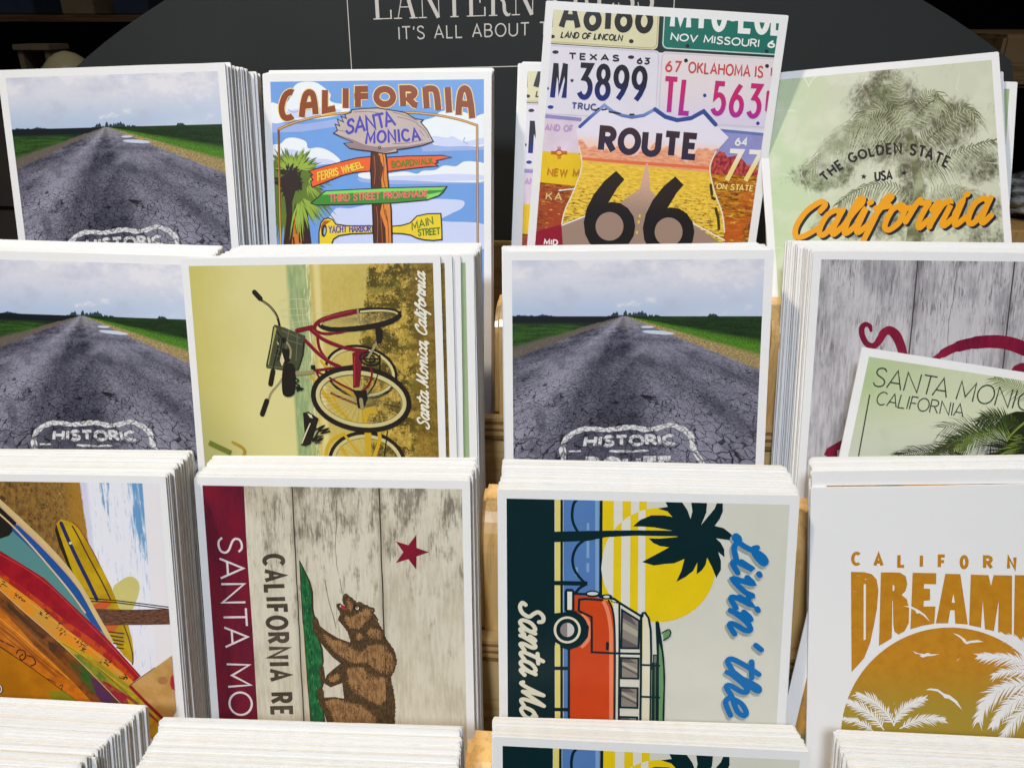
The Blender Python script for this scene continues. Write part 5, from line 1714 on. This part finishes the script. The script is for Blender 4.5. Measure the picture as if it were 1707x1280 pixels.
su.poly(wash((190, 70, 28), (164, 34, 34), .25, 3.0, 1, 1, .46, .56), [(-60, 800), (60, 900), (300, 1075), (600, 1310), (900, 1520), (1120, 1720), (1210, 1820), (1190, 1845), (900, 1605), (600, 1385), (300, 1135), (60, 955), (-60, 860)])
su.lines(flat(214, 90, 84), [curve([(-40, 690), (200, 820), (440, 990), (740, 1280), (1000, 1540), (1240, 1800)], 4)], 4)
su.poly(wash((222, 136, 30), (200, 146, 56), .2, 2.0), [(-60, 870), (60, 955), (300, 1130), (600, 1380), (900, 1600), (1192, 1842), (1150, 1875), (800, 1610), (480, 1450), (200, 1210), (-60, 1010)])
blots = []
rs_ = random.Random(21)
for cx, cy in ((30, 985), (160, 1080), (200, 1105), (390, 1225), (410, 1250), (550, 1350), (570, 1400), (690, 1470), (740, 1510), (770, 1560), (930, 1660), (960, 1690), (1080, 1790), (1110, 1810)):
    for _ in range(5):
        x, y = cx + rs_.uniform(-34, 34), cy + rs_.uniform(-22, 22)
        blots.append(curve([(x, y), (x + rs_.uniform(-18, 18), y + rs_.uniform(-16, 16)), (x + rs_.uniform(-22, 22), y + rs_.uniform(-18, 18))], 3))
su.lines(flat(56, 40, 26), blots, 7)
YG = wash((196, 162, 34), (150, 140, 36), .14, 3.0, 1, 1, .42, .6)
su.poly(YG, [(480, 1448), (800, 1606), (1150, 1872), (1300, 2010), (1520, 2220), (1600, 2420), (1340, 2300), (1250, 2150), (1000, 1970), (750, 1700)])
su.poly(wash((150, 34, 54), (150, 92, 36), .22, 6.0, 1, 1, .42, .58), [(870, 1815), (960, 1850), (1180, 1990), (1330, 2110), (1420, 2200), (1300, 2290), (1200, 2150), (1020, 1985)])
su.poly(wash((196, 154, 30), (168, 110, 26), .2, 5.0), [(1130, 1985), (1290, 2110), (1470, 2260), (1420, 2420), (1300, 2300), (1180, 2130)])
su.poly(wash((134, 140, 40), (92, 116, 40), .25, 9.0), [(640, 1600), (720, 1600), (900, 1760), (980, 1850), (900, 1830), (800, 1740)])
BRN = wash((96, 56, 28), (138, 80, 32), .16, 3.0)
su.poly(BRN, [(-60, 960), (0, 1020), (200, 1206), (480, 1446), (750, 1698), (1080, 2040), (1180, 2160), (950, 2160), (600, 1790), (300, 1510), (-60, 1120)])
su.poly(wash((52, 92, 38), (96, 74, 34), .25, 7.0, 1, 1, .45, .6), [(640, 1640), (760, 1720), (860, 1840), (900, 1960), (820, 1930), (700, 1800), (620, 1700)])
su.poly(wash((84, 46, 84), (92, 54, 48), .25, 2.0, 1, 1, .45, .62), [(800, 1790), (900, 1860), (1060, 2030), (1100, 2100), (960, 2100), (860, 1960)])
su.line(flat(214, 196, 160), [(-40, 985), (200, 1206), (480, 1448), (750, 1700), (1090, 2050)], 5, 3)
su.poly(flat(78, 52, 30, .14), [(430, 1480), (520, 1520), (490, 1590), (440, 1560)], [(60, 1120), (180, 1230), (330, 1390), (420, 1440), (380, 1470), (240, 1340), (80, 1190)])
su.poly(wash((206, 116, 26), (178, 96, 22), .18, 4.0), [(-60, 1110), (300, 1506), (600, 1786), (960, 2170), (760, 2170), (680, 2040), (300, 1725), (-60, 1480)])
su.lines(flat(46, 32, 22), [curve(p, 4) for p in ([(150, 1590), (170, 1560), (220, 1570), (232, 1620), (200, 1650), (178, 1620), (205, 1600)], [(250, 1610), (300, 1630), (320, 1680), (280, 1700)], [(0, 1470), (40, 1490)], [(60, 1500), (130, 1535)])], 11)
su.lines(flat(96, 58, 22), [curve([(-20, 1300), (140, 1430), (330, 1610), (560, 1790)], 4), curve([(0, 1395), (120, 1500), (200, 1560)], 4)], 6)
su.poly(wash((188, 118, 18), (166, 104, 16), .06, 6.0), [(-60, 1490), (0, 1530), (300, 1730), (700, 2020), (900, 2200), (-60, 2200)])
su.lines(flat(46, 36, 22), [curve([(0, 1530), (300, 1730), (690, 2015)], 3), curve([(420, 1815), (460, 1830), (500, 1855)], 3), curve([(530, 1880), (560, 1870), (550, 1910)], 3)], 7)
su.poly(flat(140, 134, 30, .12), [(430, 1930), (560, 1920), (700, 2022), (800, 2120), (500, 2080)])
su.poly(wash((198, 154, 92), (184, 138, 74), .15, 8.0), [(1160, 1872), (1270, 1790), (1390, 1712), (1530, 1610), (1548, 1850), (1568, 2096), (1500, 2200), (1420, 2130), (1290, 2005)])
su.line(flat(142, 28, 40, .1), [(1165, 1885), (1290, 2015), (1400, 2120), (1500, 2222)], 30, 3)
su.poly(flat(178, 36, 50), [(1545, 1780), (1522, 1800), (1516, 1860), (1530, 1905), (1556, 1918)])
su.poly(flat(170, 120, 70, .15), ell(1450, 1830, 46, 34, 14))
su.lines(flat(232, 172, 72), [curve(p, 4) for p in ([(-20, 925), (200, 1085), (480, 1300), (800, 1545), (1100, 1790)], [(-20, 1260), (200, 1440), (420, 1640), (620, 1820)], [(540, 1500), (760, 1630), (980, 1790), (1150, 1920)])], 6)
su.lines(flat(70, 40, 24), [curve(p, 4) for p in ([(-20, 1085), (220, 1290), (470, 1520), (760, 1800)], [(560, 1500), (800, 1660), (1060, 1880), (1230, 2040)])], 4)
su.lines(flat(150, 84, 30), [curve(p, 4) for p in ([(-20, 1160), (220, 1370), (480, 1610), (700, 1830)], [(-20, 1340), (160, 1480), (330, 1640), (500, 1790)])], 22)
su.line(flat(52, 34, 20), [(1165, 1868), (1280, 1786), (1380, 1716)], 5)
su.line(flat(30, 26, 24), [(-20, 1862), (16, 1886), (20, 1926), (-10, 1942)], 20, 4)
su.line(flat(236, 232, 226), [(-20, 1862), (14, 1886), (17, 1926), (-10, 1940)], 9, 4)

# -- camper van, printed sideways
DK, PALE, YEL, CRW, BLU, BLL = flat(8, 38, 42, .06), flat(214, 212, 198, .02), flat(232, 200, 22, .04), flat(224, 220, 208, .02), flat(84, 124, 180, .04), flat(126, 162, 206, .03)
LEM, ORG, SAL, GRV, GRN2 = flat(224, 208, 112, .03), flat(204, 70, 28, .05), flat(236, 134, 94, .03), flat(140, 132, 122, .05), flat(106, 150, 100, .05)


def van_print():
    a = Art(CARD_Q['van'], border=3.15).view(800, 760, 2.46)
    a.fill(PALE)
    a.poly(DK, [(60, 150), (306, 150), (306, 400), (309, 1500), (60, 1500)])
    a.poly(LEM, [(308, 150), (330, 150), (332, 1500), (311, 1500)])
    a.poly(BLU, [(342, 150), (490, 150), (492, 1500), (344, 1500)])
    a.view(900, 820, 4.742)
    a.poly(BLL, [(436, 40), (466, 40), (466, 900), (440, 900)], [(370, 245), (390, 245), (390, 300), (370, 300)], [(368, 362), (390, 362), (390, 520), (368, 520)], [(368, 560), (390, 560), (390, 632), (368, 632)], [(282, 592), (300, 592), (300, 660), (280, 660)])
    a.poly(DK, [(162, 30), (182, 30), (184, 3000), (162, 3000)], [(472, 30), (496, 30), (492, 1200), (468, 1200)])
    cx, cy, r = 940, 575, 450
    disk = ell(cx, cy, r, r, 72)
    bands = ((496, 585), (654, 720), (785, 845))
    a.poly(YEL, *[[(x0, 40), (x1, 40), (x1 - 12, 1300), (x0 - 6, 1300)] for x0, x1 in bands])
    a.poly(CRW, *[[(x0, 40), (x1, 40), (x1 - 10, 1300), (x0 - 8, 1300)] for x0, x1 in ((585, 654), (720, 785))])
    a.poly(YEL, disk)
    for x0, x1 in ((490, 584), (646, 716), (780, 835)):
        x0, x1 = max(x0, cx - r + 1), x1
        xs = [x0 + (x1 - x0) * i / 12 for i in range(13)]
        a.poly(CRW, [(x, cy - math.sqrt(max(0, r * r - (x - cx) ** 2))) for x in xs] + [(x - 6, cy + math.sqrt(max(0, r * r - (x - cx) ** 2))) for x in reversed(xs)])
    for p in ([(300, 50), (268, 90), (256, 150), (256, 210), (272, 265), (298, 312)], [(350, 378), (300, 420), (268, 480), (258, 540), (272, 610), (310, 668), (345, 706)], [(350, 735), (310, 760), (280, 800)]):
        a.line(DK, p, 21, 5)
    a.poly(DK, [(110, 700), (376, 704), (376, 738), (110, 734)], [(110, 312), (200, 318), (300, 310), (380, 312), (376, 384), (180, 382), (110, 394)])
    a.view(910, 930, 4.573)
    a.poly(DK, [(60, 824), (182, 826), (182, 852), (60, 850)], [(60, 1138), (182, 1140), (182, 1166), (60, 1164)], [(60, 1450), (182, 1450), (182, 1480), (60, 1480)])
    # palm
    a.part('palm_tree').view(900, 820, 4.742)
    a.poly(DK, [(110, 312), (480, 304), (760, 300), (1120, 304), (1120, 348), (760, 342), (520, 354), (380, 384), (110, 394)],
           [(735, 270), (790, 220), (880, 182), (980, 182), (1048, 195), (1006, 150), (930, 128), (1010, 115), (985, 60), (1110, 60), (1165, 140), (1190, 210), (1205, 150), (1192, 60), (1322, 60), (1314, 160), (1272, 260), (1330, 190), (1380, 130), (1408, 60), (1444, 60), (1445, 150), (1420, 210), (1380, 265), (1450, 282), (1512, 330), (1556, 406), (1490, 376), (1390, 362), (1430, 400), (1456, 450), (1458, 512), (1408, 470), (1430, 540), (1430, 610), (1394, 676), (1360, 590), (1320, 515), (1310, 570), (1280, 615), (1238, 646), (1245, 552), (1210, 620), (1150, 668), (1078, 706), (1118, 620), (1142, 526), (1060, 560), (980, 566), (900, 578), (808, 550), (900, 500), (1022, 434), (950, 424), (896, 400), (860, 364), (950, 366), (1090, 352), (1044, 302), (900, 276), (800, 270)])
    # van
    a.part('van').view(910, 930, 4.573)
    a.poly(PALE, [(560, 340), (730, 440), (735, 1700), (550, 1700)])
    a.poly(ORG, [(220, 278), (410, 300), (480, 330), (512, 420), (522, 600), (524, 1700), (182, 1700), (182, 690), (330, 640), (336, 560), (300, 460), (215, 410)])
    a.line(SAL, [(440, 330), (470, 400), (492, 520), (498, 700), (496, 1700)], 28, 4)
    a.line(SAL, [(278, 672), (322, 620), (338, 550), (322, 480), (280, 432)], 26, 4)
    a.poly(DK, ell(185, 542, 138, 138, 40), [(60, 420), (230, 400), (330, 520), (320, 600), (270, 660), (180, 700), (60, 660)])
    a.poly(LEM, [(72, 640), (108, 660), (108, 700), (72, 700)])
    a.line(flat(222, 214, 190, .03), ell(163, 545, 94, 94, 36), 18, closed=True)
    a.poly(flat(206, 200, 192, .04), ell(163, 545, 54, 54, 28))
    a.poly(flat(140, 130, 128, .04), ell(163, 545, 54, 54, 16, 90, 270) + [(163, 491)])
    a.line(DK, [(176, 1700), (176, 690), (190, 680), (240, 668)], 18, 0)
    a.poly(DK, [(142, 250), (158, 232), (200, 232), (218, 250), (218, 395), (204, 412), (158, 412), (142, 395)])
    a.poly(flat(226, 224, 214, .02), [(164, 254), (200, 254), (198, 392), (164, 392)])
    a.line(DK, [(222, 270), (300, 272), (420, 286), (520, 308), (560, 338), (730, 442)], 18, 0)
    a.line(DK, [(430, 318), (300, 308), (254, 314), (250, 400), (348, 446), (350, 560), (350, 714), (520, 722), (722, 726)], 17, 0)
    a.line(DK, [(478, 320), (505, 380), (520, 480), (526, 640), (526, 900), (520, 1700)], 14, 4)
    a.line(DK, [(560, 340), (560, 700), (552, 1700)], 14)
    a.line(DK, [(726, 430), (724, 900), (714, 1700)], 17)
    a.line(DK, [(470, 645), (468, 690)], 22)
    for q in (ell(356, 270, 56, 26, 24), ell(462, 292, 46, 20, 24), [(485, 306), (520, 316), (560, 340), (540, 340), (500, 330)]):
        a.poly(DK, q)
    a.poly(flat(206, 216, 208, .03), ell(356, 268, 42, 13, 20), ell(462, 292, 24, 10, 18), [(492, 312), (520, 318), (540, 332), (510, 328)])
    DARKW, LIGHTW = flat(96, 88, 90, .04), flat(172, 166, 146, .04)
    wins = [[(580, 392), (712, 474), (706, 684), (574, 682)], [(574, 756), (706, 760), (704, 914), (572, 910)], [(570, 982), (700, 986), (698, 1136), (566, 1132)], [(562, 1204), (696, 1208), (694, 1360), (560, 1356)]]
    for i, wq in enumerate(wins):
        a.poly(GRV, wq)
        (x0, y0), (x1, y1), (x2, y2), (x3, y3) = wq
        lp = lambda s, t: (x0 + (x1 - x0) * s + (x3 - x0) * t, y0 + (y1 - y0) * s + (y2 - y1 if s > .5 else y3 - y0) * t)
        a.poly(LIGHTW, [lp(0, .30), lp(0, .48), lp(1, .62), lp(1, .40)] if i == 0 else [lp(0, .16), lp(0, .30), lp(1, .72), lp(1, .58)])
        a.poly(DARKW, [lp(0, .72), lp(1, .92), lp(1, .99), lp(0, .99)] if i == 0 else [lp(0, .34), lp(0, .44), lp(1, .86), lp(1, .76)])
        a.poly(DARKW, [lp(0, 0), lp(.4, 0), lp(.9, .25), lp(0, .2)])
        a.line(DK, wq, 15, closed=True)
    a.poly(flat(224, 216, 190, .03), [(738, 420), (752, 416), (778, 450), (794, 540), (800, 700), (788, 1700), (732, 1700)])
    a.line(DK, [(736, 440), (738, 414), (756, 412), (782, 452), (798, 540), (802, 720), (792, 1700)], 16, 0)
    a.poly(DK, [(796, 790), (860, 790), (862, 840), (850, 1700), (790, 1700)], [(834, 484), (848, 474), (862, 484), (884, 620), (902, 760), (910, 900), (906, 1100), (890, 1700), (846, 1700), (848, 800)])
    a.poly(GRN2, [(862, 640), (880, 700), (892, 820), (896, 980), (890, 1120), (876, 1700), (856, 1700), (862, 1000)], [(890, 572), (922, 548), (944, 548), (946, 572), (926, 602), (896, 618)])
    a.line(DK, [(884, 566), (922, 544), (942, 542), (950, 562), (938, 594), (896, 622)], 10, 4)
    a.lines(flat(84, 116, 84, .04), [[(806, 850), (800, 1700)], [(834, 740), (830, 1700)]], 7)
    a.lines(DK, [[(724, 808), (870, 814)], [(722, 1050), (870, 1056)], [(720, 1300), (864, 1306)]], 16, round_ends=False)
    a.lines(DK, [[(822, 735), (818, 1700)], [(846, 735), (842, 1700)], [(820, 734), (850, 734)]], 10)
    # words
    a.part('script_lettering').view(1190, 860, 3.658)
    b, t = ((122, 112), (68, 1190)), ((318, 196), (264, 1268))
    a.text(flat(156, 160, 152, .03), "Livin' the", b, t, 35, SCRIPT, .03, True, (-12, 13))
    a.text(flat(16, 108, 176, .05), "Livin' the", b, t, 35, SCRIPT, .03, True)
    a.view(840, 980, 5.567)
    a.text(flat(222, 216, 192, .03), 'Santa Monica', ((150, 120), (168, 1664)), ((368, 190), (384, 1738)), 38, SCRIPT, .02, True)
    return a


ART_VAN = van_print()
ART_VAN2 = ART_VAN

# -- gold sun with palms
sn = ART_SUN = Art(CARD_Q['sun'], border=0.6).view(1390, 900, 4)


def paint_gold(nt, u, v, w):
    g = noise(nt, u, v, 0.0, .25, 4.0, .65)
    c = mix(nt, ink(194, 134, 32), ink(184, 122, 26), g.step(.35, .7))
    c = mix(nt, c, ink(164, 140, 52), (v + (g - .5) * 3).step(60, 86))
    sc = noise(nt, u, v, 7.0, .8, 3.0, .75) * .6 + noise(nt, u, v, 2.0, .09, 2.0) * .4
    return mix(nt, c, ink(226, 214, 186), sc.step(.655, .68) * .85)


GOLD = material('print_worn_gold', paint_gold, .4)
WPR = material('print_bare_card', lambda nt, u, v, w: mix(nt, (.81, .797, .787), (.84, .828, .818), noise(nt, u, v, 0.0, .08)), .42)
sn.fill(WPR)
sn.part('headline')
for ch, x0, y0, wd in (('C', 124, 158, 46), ('A', 272, 166, 48), ('L', 432, 172, 36), ('I', 582, 175, 0), ('F', 702, 178, 36), ('O', 848, 182, 38), ('R', 1004, 184, 46), ('N', 1164, 188, 42), ('I', 1330, 194, 0), ('A', 1440, 198, 48)):
    sn.text(GOLD, ch, ((x0, y0), (x0 + max(wd, 1), y0 + 1)), ((x0 + 1, y0 - 74), (x0 + max(wd, 1) + 1, y0 - 73)), 22)
BIRD = [[(458, 436), (510, 436), (555, 458), (575, 470), (608, 496), (640, 542), (600, 505), (572, 484), (550, 486), (540, 466), (500, 446)]]
sn.poly(GOLD, [(112, 208), (200, 210), (252, 224), (284, 260), (295, 330), (286, 450), (266, 560), (240, 680), (200, 782), (150, 838), (115, 874)],
        [(312, 212), (392, 212), (384, 650), (350, 672), (298, 702)],
        [(380, 212), (440, 214), (478, 238), (488, 290), (476, 336), (450, 362), (486, 392), (500, 450), (498, 550), (468, 606), (428, 626), (402, 606), (394, 560), (392, 400), (384, 390), (384, 340), (402, 332), (402, 300), (384, 290)],
        [(524, 215), (682, 218), (680, 292), (600, 290), (598, 320), (640, 322), (640, 398), (598, 402), (597, 440), (676, 440), (668, 555), (590, 568), (508, 592)],
        [(742, 222), (842, 225), (892, 560), (808, 555), (803, 465), (775, 465), (760, 552), (678, 553)],
        [(912, 228), (1030, 232), (1047, 304), (1065, 232), (1188, 235), (1186, 642), (1094, 612), (1098, 400), (1066, 605), (1006, 592), (992, 400), (980, 582), (900, 565)],
        [(1206, 232), (1300, 234), (1300, 704), (1198, 655)], [(1320, 236), (1420, 240), (1480, 520), (1484, 240), (1580, 244), (1580, 900), (1480, 820), (1412, 560), (1410, 770), (1318, 716)],
        cut=[[(197, 290), (212, 288), (210, 660), (196, 662)], [(795, 355), (806, 415), (784, 415)], *BIRD])
sn.part('sun')
birds = [[(790, 616), (830, 628), (870, 655), (885, 675), (910, 668), (960, 664), (1000, 676), (950, 680), (905, 684), (886, 692), (868, 682), (845, 652)],
         [(520, 736), (560, 750), (600, 756), (625, 748), (650, 758), (706, 756), (660, 768), (620, 770), (592, 780), (570, 770), (580, 760), (545, 754)],
         [(608, 996), (640, 984), (690, 990), (735, 1020), (770, 1030), (820, 1070), (856, 1132), (800, 1078), (765, 1054), (735, 1050), (722, 1030), (690, 1006), (650, 998)]]
sn.poly(GOLD, ell(770, 1306, 726, 726, 120), cut=birds)
sn.part('palm_tree')
leaflets(sn, WPR, [(400, 1230), (340, 1140), (260, 1070), (150, 1020)], 20, 37, 79, 48, 7.8, 1)
leaflets(sn, WPR, [(330, 1260), (260, 1170), (170, 1110), (80, 1068)], 19, 37, 79, 44, 7.8, 2)
leaflets(sn, WPR, [(395, 1230), (440, 1150), (510, 1090), (605, 1052)], 20, 34, 72, 44, 7.3, 3)
leaflets(sn, WPR, [(440, 1250), (530, 1205), (630, 1185), (735, 1196)], 17, 34, 72, 42, 7.3, 4)
leaflets(sn, WPR, [(260, 1270), (200, 1225), (130, 1195), (50, 1185)], 14, 24, 57, 40, 7.3, 5)
leaflets(sn, WPR, [(1420, 960), (1330, 860), (1200, 790), (960, 770)], 27, 49, 100, 40, 9.4, 6)
leaflets(sn, WPR, [(1420, 930), (1350, 780), (1260, 690), (1120, 630)], 24, 43, 93, 40, 8.3, 7)
leaflets(sn, WPR, [(1440, 960), (1310, 890), (1190, 870), (1060, 900)], 20, 43, 86, 46, 8.3, 8)
leaflets(sn, WPR, [(1460, 1000), (1250, 960), (1080, 1010), (985, 1120), (960, 1210)], 32, 55, 115, 48, 10.4, 9)
leaflets(sn, WPR, [(1460, 1040), (1280, 1040), (1150, 1110), (1050, 1240)], 27, 49, 100, 46, 9.4, 10)
leaflets(sn, WPR, [(1460, 1080), (1300, 1120), (1200, 1200), (1110, 1330)], 24, 49, 93, 46, 8.3, 11)
sn.lines(WPR, [curve(p, 5) for p in ([(400, 1230), (340, 1140), (260, 1070), (150, 1020)], [(330, 1260), (260, 1170), (170, 1110), (80, 1068)], [(395, 1230), (440, 1150), (510, 1090), (605, 1052)], [(440, 1250), (530, 1205), (630, 1185), (735, 1196)], [(260, 1270), (200, 1225), (130, 1195), (50, 1185)], [(1420, 960), (1330, 860), (1200, 790), (960, 770)], [(1420, 930), (1350, 780), (1260, 690), (1120, 630)], [(1440, 960), (1310, 890), (1190, 870), (1060, 900)], [(1460, 1000), (1250, 960), (1080, 1010), (985, 1120), (960, 1210)], [(1460, 1040), (1280, 1040), (1150, 1110), (1050, 1240)], [(1460, 1080), (1300, 1120), (1200, 1200), (1110, 1330)])], 9)

ART_GREEN = Art(CARD_Q['road'], border=3.2).fill(flat(160, 180, 134, .06))
ART_DUSK = Art(CARD_Q['sun'], border=4.9)
ART_DUSK.fill(material('print_dusk_strip', lambda nt, u, v, w: mix(nt, ink(176, 130, 60), ink(96, 92, 70), noise(nt, u, v, 0.0, .06).step(.45, .6)), .38))

stack((-202.2, 354.3, -20.0), (6.7, 22.5, -6.0), 2.02, 1.87, 13.7, 25, 'top row road card', 'cracked country road postcard in the top row at far left', ART_ROAD, loose=.8)
stack((-91.2, 371.4, -22.9), (.4, 9.6, .6), 1.0, 1.21, 15.2, 10, 'signpost card', 'cartoon wooden signpost postcard headed CALIFORNIA with a Santa Monica board on blue sky', ART_SIGNPOST)
c66 = place_card((32.9, 380.1, 2.8), -3.24, 10.6, 'tilted ROUTE 66 shield and licence plate postcard standing higher than its neighbours', 'postcards facing the viewer')
ART_66.attach(c66)
s66 = stack((21.5, 387.5, -20.0), (-1.0, 5.5, -.4), -.55, -.6, 14.5, 7, 'tilted licence plate card', 'second licence plate postcard, only its left strip showing behind the tilted ROUTE 66 card', ART_66)
s14 = stack((124.3, 386.1, -18.9), (11.5, 4.0, -6.1), 5.86, -1.5, 24.4, 3, 'misty tree card', 'misty tree postcard with gold script California, tilted in the top row', ART_TREE, fan=((3.5, -3.0, None, 3.8, 'white postcard rim just right of the misty tree card'), (11.0, 0, ART_GREEN, -1.5, 'straight postcard behind the misty tree card with a grey-green strip at its right')))
stack((-193.9, 298.8, -86.3), (-3.4, 16.5, .3), -.26, -.26, 16.1, 18, 'left road card of the second row', 'cracked country road postcard in the second row, cut by the left edge of the picture', ART_ROAD)
stack((-102.9, 294.1, -84.1), (12.6, 26.0, -1.6), 2.08, 1.73, 14.5, 28, 'bicycle card', 'yellow beach bicycle postcard turned on its side with white script lettering', ART_BIKE, base_dx=12.4, fan=((4.3, 0, ART_BIKE, 1.9, 'second bicycle postcard, only a thin brown strip showing right of the front bicycle card'), (7.4, .3, None, 1.5, 'plain white rim between the brown and green strips right of the bicycle card'), (12.3, .2, ART_GREEN, 1.9, 'postcard showing a pale green strip at the right of the bicycle card')))
stack((21.7, 302.6, -81.1), (-2.2, 22.0, -3.4), 1.69, 2.33, 14.5, 22, 'HISTORIC road card', 'cracked road postcard with painted HISTORIC, between the bicycle and grey plank cards', ART_ROAD)
stack((139.0, 308.0, -80.5), (-5.5, 21.0, -1.0), .69, .73, 14.8, 22, 'grey plank card', 'grey weathered plank postcard with dark red script letters', ART_PLANK)
palm_card = place_card((179.4, 280.7, -118.9), -7.18, 17.6, 'light green palm postcard reading SANTA MONICA CALIFORNIA, tilted low before the grey planks', 'postcards facing the viewer', WIDE_MESH)
ART_PALM.attach(palm_card)
stack((-191.0, 230.9, -147.1), (.9, 19.2, -.5), 1.9, 1.88, 15.25, 21, 'surfboard card', 'surfboards on a beach postcard turned on its side, third row at far left', ART_SURF)
stack((-86.5, 244.7, -152.0), (1.2, 14.0, 1.2), 1.86, 2.12, 15.3, 16, 'bear flag card', 'bear flag on white planks postcard turned on its side with dark red SANTA MO band', ART_BEAR)
stack((25.6, 237.9, -147.4), (0, 22.0, -1.0), 1.45, 1.5, 14.05, 23, 'upper van card', 'orange camper van and yellow sun postcard turned on its side, van front in view', ART_VAN)
stack((132.3, 245.5, -143.6), (4.0, 19.0, .9), 3.54, 3.51, 15.9, 19, 'gold palm sun card', 'white postcard with gold CALIFORN and DREAM lettering over a gold sun with palms', ART_SUN, fan=((0.3, 4.6, ART_DUSK, 3.3, 'postcard standing just above the gold sun card with a thin gold line showing'), (9.0, -9.0, ART_DUSK, -7.8, 'leaning postcard, its white rim slanting out low at the left of the gold sun card')))
stack((-203.0, 164.0, -214.2), (11.5, 30.0, -.5), .83, .83, 15.0, 31, 'bottom row pile at far left', '', None, .7, front=False)
stack((-82.0, 168.5, -214.0), (-1.0, 23.0, 1.2), 2.0, 2.41, 15.0, 25, 'bottom row pile below the bear flag card', '', None, .7, front=False)
stack((28.2, 193.3, -214.4), (-1.2, 13.0, -4.0), 1.37, 2.14, 15.0, 14, 'lower van card', 'lower copy of the camper van postcard, only its top strip of sun stripes showing', ART_VAN2)
stack((139.0, 176.0, -210.5), (.8, 26.0, -.4), 1.0, 1.18, 15.0, 28, 'bottom row pile below the gold sun card', '', None, .7, front=False)
